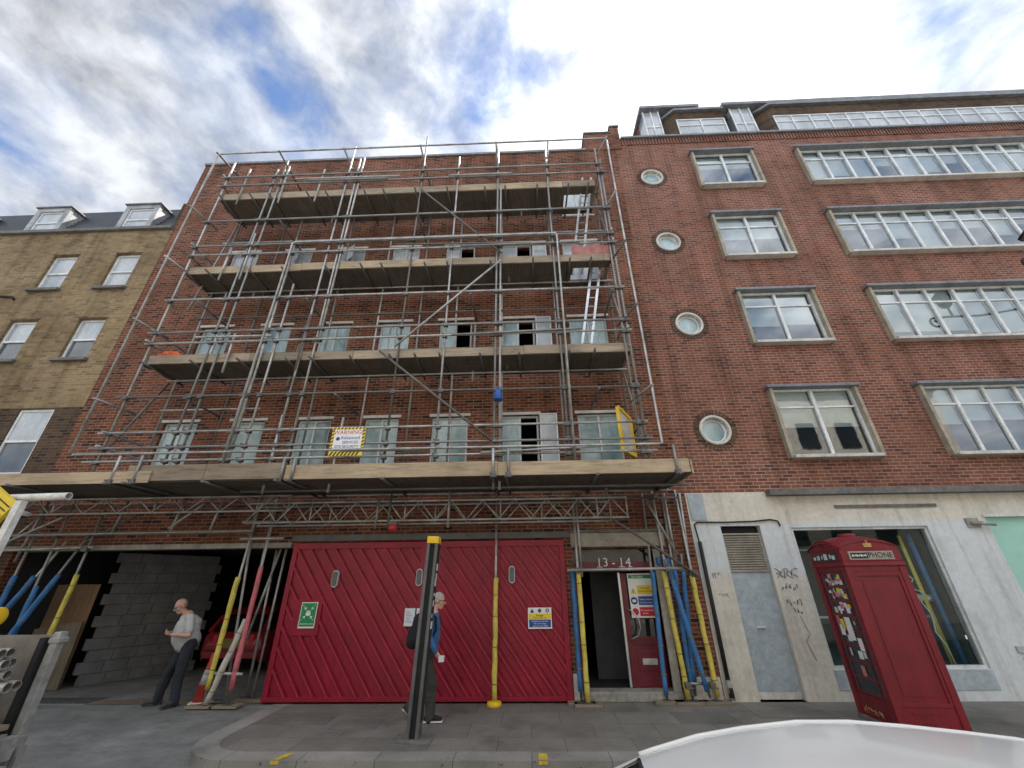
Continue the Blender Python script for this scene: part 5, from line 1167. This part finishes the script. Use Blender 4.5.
t = thing('yellow_drum', 'yellow plastic drum on a steel stand behind the lorry dropside', 'drum', (-6.4, -3.8, 1.55)); m = MB(); m.lathe((-6.1, -3.9, 1.62), [(0, -.4), (.085, -.4), (.085, .0), (.1, .0), (.1, .12), (.085, .13), (0, .13)], 18, 'x'); m.build('drum', 'cap_yellow', t); m = MB(); m.beam((-6.3, -3.9, -.12), (-6.3, -3.9, 1.56), .05, .05, (0, 1, 0)); m.build('stand', 'dark_steel', t)

# ------------------------------------------------------------------ lantern at the right edge
t = thing('wall_lantern', 'black lantern on a scrolled bracket at the right edge of the photo', 'lantern', (14.6, 0, 8.9))
m = MB(); m.path([(14.6, -.01, 8.6), (14.4, -.7, 8.75), (13.6, -1.2, 8.85), (12.6, -1.2, 8.83), (12.25, -1.2, 8.8)], .03)
m.path([(12.2+.18*math.cos(a)*(1-.05*k), -1.2, 8.62+.18*math.sin(a)*(1-.05*k)) for k, a in [(k, math.pi/2+k*.55) for k in range(13)]], .03); m.build('bracket', 'rubber', t)
m = MB(); m.path([(12.78, -1.2, 8.83), (12.78, -1.2, 9.25)], .03); m.lathe((12.78, -1.2, 9.2), [(.05, -.05), (.13, .0), (.2, .34), (.22, .36)], 6); m.build('lamp_glass', 'sash_pane', t)
m = MB(); m.lathe((12.78, -1.2, 9.2), [(.25, .355), (.22, .40), (.1, .52), (.05, .54), (.05, .6), (0, .64)], 8); m.build('lamp_cap', 'rubber', t)

# ------------------------------------------------------------------ people
def capsule(bm, p, q, r0, r1, n=14, flat=1., side=None):
    p = Vector(p); q = Vector(q); d = q-p; L = d.length; d.normalize(); a = d.cross(Vector(side or (0, 1, 0)))
    if a.length < .05: a = d.cross(Vector((1, 0, 0)))
    a.normalize(); b = d.cross(a); rings = []
    for t in [-1, -.92, -.7, -.38, 0]: rings.append((p+d*r0*t, r0*math.sqrt(max(0, 1-t*t))))
    for t in [.25, .5, .75]: rings.append((p.lerp(q, t), r0+(r1-r0)*t))
    for t in [0, .38, .7, .92, 1]: rings.append((q+d*r1*t, r1*math.sqrt(max(0, 1-t*t))))
    vs = []
    for c, r in rings:
        r = max(r, .0008); vs.append([bm.verts.new(c+a*r*math.cos(2*math.pi*j/n)*flat+b*r*math.sin(2*math.pi*j/n)) for j in range(n)])
    for k in range(len(vs)-1):
        for j in range(n): bm.faces.new((vs[k][j], vs[k][(j+1) % n], vs[k+1][(j+1) % n], vs[k+1][j]))
    bm.faces.new(vs[0][::-1]); bm.faces.new(vs[-1])
def ball(bm, c, rx, ry, rz, rot=None):
    r = bmesh.ops.create_icosphere(bm, subdivisions=3, radius=1)
    M = Matrix.Diagonal((rx, ry, rz, 1)); M = Matrix.Translation(Vector(c)) @ (rot.to_matrix().to_4x4() if rot else Matrix()) @ M
    bmesh.ops.transform(bm, matrix=M, verts=r['verts'])
def fuse(bm, name, mat, parent, voxel=.008, smooth=3, noise_amt=0., nscale=14):
    bmesh.ops.recalc_face_normals(bm, faces=bm.faces)
    me = bpy.data.meshes.new(name); bm.to_mesh(me); bm.free()
    o = bpy.data.objects.new('fuse_source', me); SCR.collection.objects.link(o)
    md = o.modifiers.new('r', 'REMESH'); md.mode = 'VOXEL'; md.voxel_size = voxel
    sm = o.modifiers.new('s', 'SMOOTH'); sm.iterations = smooth; sm.factor = .5
    SCR.view_layers[0].update()
    me2 = bpy.data.meshes.new_from_object(o.evaluated_get(SCR.view_layers[0].depsgraph))
    bpy.data.objects.remove(o); bpy.data.meshes.remove(me)
    if noise_amt:      # cloth folds
        from mathutils import noise as nz
        for v in me2.vertices: v.co += v.normal*noise_amt*(nz.noise(Vector((v.co.x*nscale, v.co.y*nscale, v.co.z*nscale*.55)))+.5*nz.noise(v.co*nscale*2.3))
    me2.name = name; me2.materials.clear(); me2.materials.append(MATS[mat])
    me2.polygons.foreach_set('use_smooth', [True]*len(me2.polygons)); me2.update()
    ob = bpy.data.objects.new(name, me2); COL.objects.link(ob); ob.parent = parent; ORG[ob.name] = Vector((0, 0, 0)); return ob
def hand(bm, w, e, curl, palm_dir, s=1.):
    # w wrist, e direction of the fingers, palm_dir the way the palm faces
    w = Vector(w); e = Vector(e).normalized(); pd = Vector(palm_dir); pd = (pd-e*pd.dot(e)).normalized(); sd = e.cross(pd)
    capsule(bm, w, w+e*.075*s, .026*s, .036*s, 10, .62, tuple(sd))
    for k, (off, ln) in enumerate(((-.033, .066), (-.011, .076), (.011, .072), (.032, .056))):
        b = w+e*.085*s+sd*off*s; d1 = (e*math.cos(curl)+pd*math.sin(curl)); d2 = (e*math.cos(curl*2)+pd*math.sin(curl*2))
        capsule(bm, b, b+d1*ln*.55*s, .0095*s, .009*s, 8); capsule(bm, b+d1*ln*.55*s, b+d1*ln*.55*s+d2*ln*.5*s, .009*s, .008*s, 8)
    b = w+e*.02*s-sd*.03*s; d1 = (e*.75-sd*.5+pd*.4).normalized(); capsule(bm, b, b+d1*.05*s, .012*s, .010*s, 8); capsule(bm, b+d1*.05*s, b+d1*.05*s+(e*.9+pd*.3).normalized()*.03*s, .010*s, .0085*s, 8)
def head(bm, c, rot):
    M = rot.to_matrix(); P = lambda x, y, z: Vector(c)+M @ Vector((x, y, z))
    ball(bm, P(-.012, 0, .035), .098, .078, .098, rot); ball(bm, P(.028, 0, -.045), .066, .058, .072, rot); capsule(bm, P(.05, -.018, -.092), P(.05, .018, -.092), .028, .028)
    capsule(bm, P(.088, 0, .02), P(.112, 0, -.018), .011, .016, 10); capsule(bm, P(.074, -.03, .035), P(.074, .03, .035), .018, .018)
    capsule(bm, P(.084, -.018, -.058), P(.084, .018, -.058), .010, .010, 8)
    for s_ in (-1, 1): ball(bm, P(-.012, s_*.08, -.005), .022, .011, .034, rot); ball(bm, P(.055, s_*.045, -.02), .03, .025, .03, rot)
    return P
def glasses(P, parent):
    m = MB()
    for s_ in (-1, 1): m.path([P(.1+.004*math.cos(a), s_*.034+.024*math.cos(a), .012+.017*math.sin(a)) for a in [2*math.pi*k/12 for k in range(13)]], .0032, 5); m.path([P(.098, s_*.058, .016), P(-.01, s_*.085, .02)], .003, 5)
    m.path([P(.105, -.012, .016), P(.105, .012, .016)], .003, 5); m.build('glasses', 'sign_black', parent)
def eyes(P, parent):
    m = MB()
    for s_ in (-1, 1):
        b = bmesh.new(); bmesh.ops.create_icosphere(b, subdivisions=2, radius=.0085); bmesh.ops.translate(b, vec=P(.078, s_*.032, .014), verts=b.verts); m.bm(b, True)
    m.build('eyes', 'sign_black', parent)
def person(label, loc, rz, J, shirt, trousers, shoe, sole, sleeves, head_rot, build):
    t = thing('person', label, 'person', (0, 0, 0))
    b = bmesh.new(); ctr = Vector(J['head']); P = head(b, ctr, head_rot)
    capsule(b, J['neck'], ctr+Vector((-.02, 0, -.05)), .055, .052)
    capsule(b, J['neck'], J['chest'], .075, .12, 14, 1.25); capsule(b, J['chest'], J['hip'], .115, .10, 14, 1.2)
    for s_, S in ((1, 'L'), (-1, 'R')):
        capsule(b, J['sh'+S], J['el'+S], .05, .041); capsule(b, J['el'+S], J['wr'+S], .042, .027); hand(b, J['wr'+S], J['hd'+S], J.get('curl', .5), J['pd'+S])
        capsule(b, J['hp'+S], J['kn'+S], .078, .055); capsule(b, J['kn'+S], J['an'+S], .055, .038); a = Vector(J['an'+S]); capsule(b, a, a+Vector((0, 0, -.03)), .036, .036)
        capsule(b, J['sh'+S], J['neck'], .055, .055)
    body = fuse(b, 'body', 'skin', t, .0095, 2)
    eyes(P, t); glasses(P, t)
    b = bmesh.new(); w = build
    capsule(b, Vector(J['neck'])+Vector((-.005, 0, -.05)), J['chest'], .088, .135*w, 18, 1.38); capsule(b, J['chest'], J['belly'], .135*w, .142*w, 18, 1.28); capsule(b, J['belly'], Vector(J['belly']).lerp(Vector(J['hip']), .8), .142*w, .140*w, 18, 1.25)
    for S in 'LR':
        capsule(b, Vector(J['neck'])+Vector((0, 0, -.055)), J['sh'+S], .07, .072); e = Vector(J['sh'+S]).lerp(Vector(J['el'+S]), .72 if sleeves == 'short' else 1.); capsule(b, J['sh'+S], e, .074, .066)
        if sleeves != 'short': capsule(b, J['el'+S], Vector(J['el'+S]).lerp(Vector(J['wr'+S]), .93), .062, .046)
    fuse(b, 'tshirt' if sleeves == 'short' else 'jacket', shirt, t, .014, 3, .012, 11)
    b = bmesh.new(); capsule(b, Vector(J['hip'])+Vector((0, .075, -.01)), Vector(J['hip'])+Vector((0, -.075, -.01)), .125, .125); 
    for S in 'LR':
        capsule(b, J['hp'+S], J['kn'+S], .112, .084); capsule(b, J['kn'+S], Vector(J['an'+S])+Vector((0, 0, -.03)), .083, .074)
    fuse(b, 'trousers', trousers, t, .014, 3, .014, 13)
    for S in 'LR':
        b = bmesh.new(); a = Vector(J['an'+S]); f = Vector(J['ft'+S]).normalized(); up = Vector((0, 0, 1)); hl = a-f*.055-up*.045; toe = a+f*.165+Vector((0, 0, -.052 if J['gr'+S] else -.05))
        capsule(b, hl, a+f*.02-up*.03, .04, .046); capsule(b, a+f*.02-up*.03, toe, .047, .034); capsule(b, a, a+f*.02-up*.03, .045, .045)
        sh = fuse(b, 'shoe', shoe, t, .010, 2)
        m = MB(); sd = f.cross(up).normalized(); dn = -(sd.cross(f)).normalized()
        if dn.z > 0: dn = -dn
        o0 = hl+dn*.036; o1 = toe+dn*.026
        m.beam(o0-f*.03, o1+f*.035, .078, .02, tuple(sd.cross(f))); m.build('sole', sole, sh)
    t.location = loc; t.rotation_euler.z = rz
    return t, P
J = dict(head=(.27, .01, 1.575), neck=(.12, 0, 1.43), chest=(.055, 0, 1.25), belly=(.065, 0, 1.09), hip=(-.03, 0, .95),
    shL=(.09, .195, 1.38), elL=(.05, .29, 1.10), wrL=(.30, .15, 1.12), hdL=(.8, -.5, .15), pdL=(-.2, -.3, 1),
    shR=(.09, -.195, 1.38), elR=(.05, -.29, 1.10), wrR=(.31, -.12, 1.14), hdR=(.8, .45, .2), pdR=(-.2, .2, 1),
    hpL=(-.03, .10, .92), knL=(.0, .17, .50), anL=(-.03, .21, .10), ftL=(1, .45, 0), grL=1,
    hpR=(-.03, -.10, .92), knR=(.12, -.15, .50), anR=(.17, -.18, .10), ftR=(1, -.30, 0), grR=1, curl=.75)
t, P = person('bald man in grey t-shirt and dark jeans looking down at a phone by the garage', (-6.56, -.05, -.008), R(226), J, 'tshirt', 'jeans_dark', 'shoe_dark', 'shoe_dark', 'short', Euler((0, R(26), R(8))), 1.2)
def held(name, label, cat, person_, mb_pts, mat):
    o = MB().box(*mb_pts); o2 = o.build(name, mat, None, (0, 0, 0)); tag(o2, label, cat); M = Matrix.Translation(person_.location) @ person_.rotation_euler.to_matrix().to_4x4()
    o2.matrix_world = M; return o2
ph = held('mobile_phone', 'dark phone held in both hands by the bald man', 'phone', t, (.39, .42, -.035, .04, 1.155, 1.29), 'sign_black')
m = MB(); m.path([(.075, -.13, .985), (.10, -.06, .99), (.115, 0, .985), (.10, .06, .99), (.075, .13, .985)], .012, 6); m.build('belt', 'sign_black', t)
K = dict(head=(.12, 0, 1.64), neck=(.025, 0, 1.47), chest=(.0, 0, 1.28), belly=(-.005, 0, 1.1), hip=(-.03, 0, .95),
    shL=(.01, .19, 1.42), elL=(-.13, .24, 1.16), wrL=(-.06, .25, .93), hdL=(.25, 0, -1), pdL=(0, -1, 0),
    shR=(.02, -.19, 1.42), elR=(.03, -.25, 1.13), wrR=(.17, -.24, .93), hdR=(.6, .1, -.8), pdR=(.3, .9, 0),
    hpL=(-.03, .09, .92), knL=(-.04, .09, .50), anL=(-.28, .09, .17), ftL=(.85, 0, -.5), grL=0,
    hpR=(-.03, -.09, .92), knR=(.10, -.09, .50), anR=(.10, -.09, .10), ftR=(1, 0, 0), grR=1, curl=.6)
t, P = person('grey haired man with glasses in a blue denim jacket walking past the gates', (-1.66, -1.07, 0), 0, K, 'denim', 'olive_cloth', 'black_cloth', 'shoe_white', 'long', Euler((0, R(8), 0)), .98)
b = bmesh.new(); ball(b, P(-.022, 0, .052), .096, .083, .086); ball(b, P(-.06, 0, .0), .055, .076, .07)
fuse(b, 'hair', 'grey_hair', t, .010, 2, .006, 40)
m = MB(); m.beam((.02, 0, 1.49), (.05, 0, 1.52), .14, .14); m.build('collar', 'shirt_pale', t)
o = held('paper_bag', 'crumpled white paper bag in the hand of the walking man', 'paper bag', t, (.22, .30, -.27, -.20, .80, .88), 'sign_white')
t2 = thing('backpack', 'black backpack worn by the man in the denim jacket', 'backpack', (-1.88, -1.07, 1.0))
b = bmesh.new(); capsule(b, (-1.86, -1.07, 1.08), (-1.83, -1.07, 1.36), .135, .11, 14, 1.2); capsule(b, (-1.93, -1.07, 1.03), (-1.92, -1.07, 1.2), .09, .08, 14, 1.4)
o = fuse(b, 'bag', 'black_cloth', None, .012, 3, .01, 12); o.parent = t2; o.location = -Vector(t2.location)
m = MB()
for s_ in (-1, 1): m.path([(-1.80, -1.07+s_*.13, 1.44), (-1.66, -1.07+s_*.15, 1.495), (-1.545, -1.07+s_*.15, 1.40), (-1.53, -1.07+s_*.16, 1.22), (-1.65, -1.07+s_*.17, 1.05), (-1.8, -1.07+s_*.14, 1.02)], .02, 6)
m.build('strap', 'black_cloth', t2)

# ------------------------------------------------------------------ sky, sun, camera
world = bpy.data.worlds.new('World'); scene.world = world; world.use_nodes = True
nt = world.node_tree; nt.nodes.clear()
SUN_EL, SUN_AZ = 58., 36.            # azimuth from +Y (behind the buildings) towards +X
out = nt.nodes.new('ShaderNodeOutputWorld'); bg = nt.nodes.new('ShaderNodeBackground'); bg.inputs['Strength'].default_value = .1
sky = nt.nodes.new('ShaderNodeTexSky'); sky.sky_type = 'NISHITA'; sky.sun_disc = False; sky.sun_elevation = R(SUN_EL); sky.sun_rotation = R(SUN_AZ); sky.air_density = 1.0; sky.dust_density = .3; sky.ozone_density = 2.0
tc = nt.nodes.new('ShaderNodeTexCoord'); sp = nt.nodes.new('ShaderNodeSeparateXYZ'); nt.links.new(tc.outputs['Generated'], sp.inputs[0])
def mth(op, a, b=None, c=None, clamp=False):
    n = nt.nodes.new('ShaderNodeMath'); n.operation = op; n.use_clamp = clamp
    for k, v in enumerate((a, b, c)):
        if v is None: continue
        if isinstance(v, (int, float)): n.inputs[k].default_value = v
        else: nt.links.new(v, n.inputs[k])
    return n.outputs[0]
zz_ = mth('ADD', mth('MAXIMUM', sp.outputs['Z'], 0.), .12)
cx_ = mth('DIVIDE', sp.outputs['X'], zz_); cy_ = mth('DIVIDE', sp.outputs['Y'], zz_)
cb = nt.nodes.new('ShaderNodeCombineXYZ'); nt.links.new(cx_, cb.inputs[0]); nt.links.new(cy_, cb.inputs[1])
mp = nt.nodes.new('ShaderNodeMapping'); mp.inputs['Rotation'].default_value = (0, 0, R(12)); mp.inputs['Scale'].default_value = (1.3, 1.0, 1); mp.inputs['Location'].default_value = (CLX, CLY, 0)
nt.links.new(cb.outputs[0], mp.inputs[0])
def nse(vec, sc, det, ro, dist=0):
    n = nt.nodes.new('ShaderNodeTexNoise'); n.inputs['Scale'].default_value = sc; n.inputs['Detail'].default_value = det; n.inputs['Roughness'].default_value = ro; n.inputs['Distortion'].default_value = dist; nt.links.new(vec, n.inputs['Vector']); return n.outputs['Fac']
ms_ = nt.nodes.new('ShaderNodeMapping'); ms_.inputs['Location'].default_value = (CLX, CLY, .7); ms_.inputs['Scale'].default_value = (1, 1, 1.5); nt.links.new(tc.outputs['Generated'], ms_.inputs[0])
n1 = mth('ADD', mth('MULTIPLY', nse(mp.outputs[0], 2.0, 4, .5, .3), .45), mth('MULTIPLY', nse(ms_.outputs[0], 4.2, 14, .56, .25), .55))
n2 = mth('ADD', mth('MULTIPLY', nse(mp.outputs[0], 4.6, 5, .5, .2), .3), mth('MULTIPLY', nse(ms_.outputs[0], 8.5, 14, .58, .2), .7))
sd = Vector((math.sin(R(SUN_AZ))*math.cos(R(SUN_EL)), math.cos(R(SUN_AZ))*math.cos(R(SUN_EL)), math.sin(R(SUN_EL))))
dt = nt.nodes.new('ShaderNodeVectorMath'); dt.operation = 'DOT_PRODUCT'; nt.links.new(tc.outputs['Generated'], dt.inputs[0]); dt.inputs[1].default_value = sd
glow = mth('POWER', mth('MAXIMUM', dt.outputs['Value'], 0.), 16.)
cov = mth('ADD', mth('ADD', mth('MULTIPLY', n1, .75), mth('MULTIPLY', n2, .3)), mth('MULTIPLY', glow, .05))
def rmp(f, stops):
    r = nt.nodes.new('ShaderNodeValToRGB'); e = r.color_ramp.elements
    while len(e) < len(stops): e.new(.5)
    for i, (p, c) in enumerate(stops): e[i].position = p; e[i].color = (c, c, c, 1)
    nt.links.new(f, r.inputs[0]); return r.outputs[0]
mask = rmp(cov, [(.42, .0), (.49, .62), (.565, 1.)])
shade = rmp(n2, [(.34, .52), (.62, 1.32)])
back = mth('MULTIPLY_ADD', mth('MULTIPLY', mth('MAXIMUM', mth('MULTIPLY', sp.outputs['Y'], -1.), 0.), mth('MAXIMUM', sp.outputs['Z'], 0.)), 4.6, 1.)      # clouds facing the sun, brightened further to add fill on the facade
lum = mth('MULTIPLY', mth('MULTIPLY', mth('MULTIPLY_ADD', glow, 5., 2.6), shade), back)
cc = nt.nodes.new('ShaderNodeCombineColor'); nt.links.new(mth('MULTIPLY', lum, .95), cc.inputs[0]); nt.links.new(mth('MULTIPLY', lum, .99), cc.inputs[1]); nt.links.new(mth('MULTIPLY', lum, 1.06), cc.inputs[2])
mx = nt.nodes.new('ShaderNodeMix'); mx.data_type = 'RGBA'; nt.links.new(mask, mx.inputs[0]); 
hs_ = nt.nodes.new('ShaderNodeMix'); hs_.data_type = 'RGBA'; hs_.blend_type = 'MULTIPLY'; hs_.inputs[0].default_value = 1; hs_.inputs[7].default_value = (.62, .66, .72, 1); nt.links.new(sky.outputs[0], hs_.inputs[6])
nt.links.new(hs_.outputs[2], mx.inputs[6]); nt.links.new(cc.outputs[0], mx.inputs[7])
nt.links.new(mx.outputs[2], bg.inputs[0]); nt.links.new(bg.outputs[0], out.inputs[0])
sl = bpy.data.lights.new('sun', 'SUN'); sl.energy = 3.2; sl.angle = R(.53); sl.color = (1, .95, .87); so = bpy.data.objects.new('sun', sl); COL.objects.link(so); so.rotation_euler = (-sd).to_track_quat('-Z', 'Y').to_euler()

bpy.data.scenes.remove(SCR)
cam = bpy.data.cameras.new('camera'); co = bpy.data.objects.new('camera', cam); COL.objects.link(co); scene.camera = co
cam.sensor_width = 36; cam.lens = 36*400/1024; cam.clip_end = 2000; cam.clip_start = .05
Mr = ((0.99933325, 0.03505684, -0.01020207), (-0.02476923, 0.44565538, -0.89486187), (-0.02682442, 0.89451791, 0.44622657))   # rows: right, down, forward
co.matrix_world = Matrix(((Mr[0][0], -Mr[1][0], -Mr[2][0], 0), (Mr[0][1], -Mr[1][1], -Mr[2][1], CAMY), (Mr[0][2], -Mr[1][2], -Mr[2][2], 1.9), (0, 0, 0, 1)))
scene.view_settings.view_transform = 'Standard'; scene.view_settings.look = 'None'; scene.view_settings.gamma = 1; scene.view_settings.use_curve_mapping = False
scene.view_settings.exposure = EXPO
scene.render.engine = 'CYCLES'; scene.cycles.max_bounces = 8; scene.cycles.transparent_max_bounces = 12
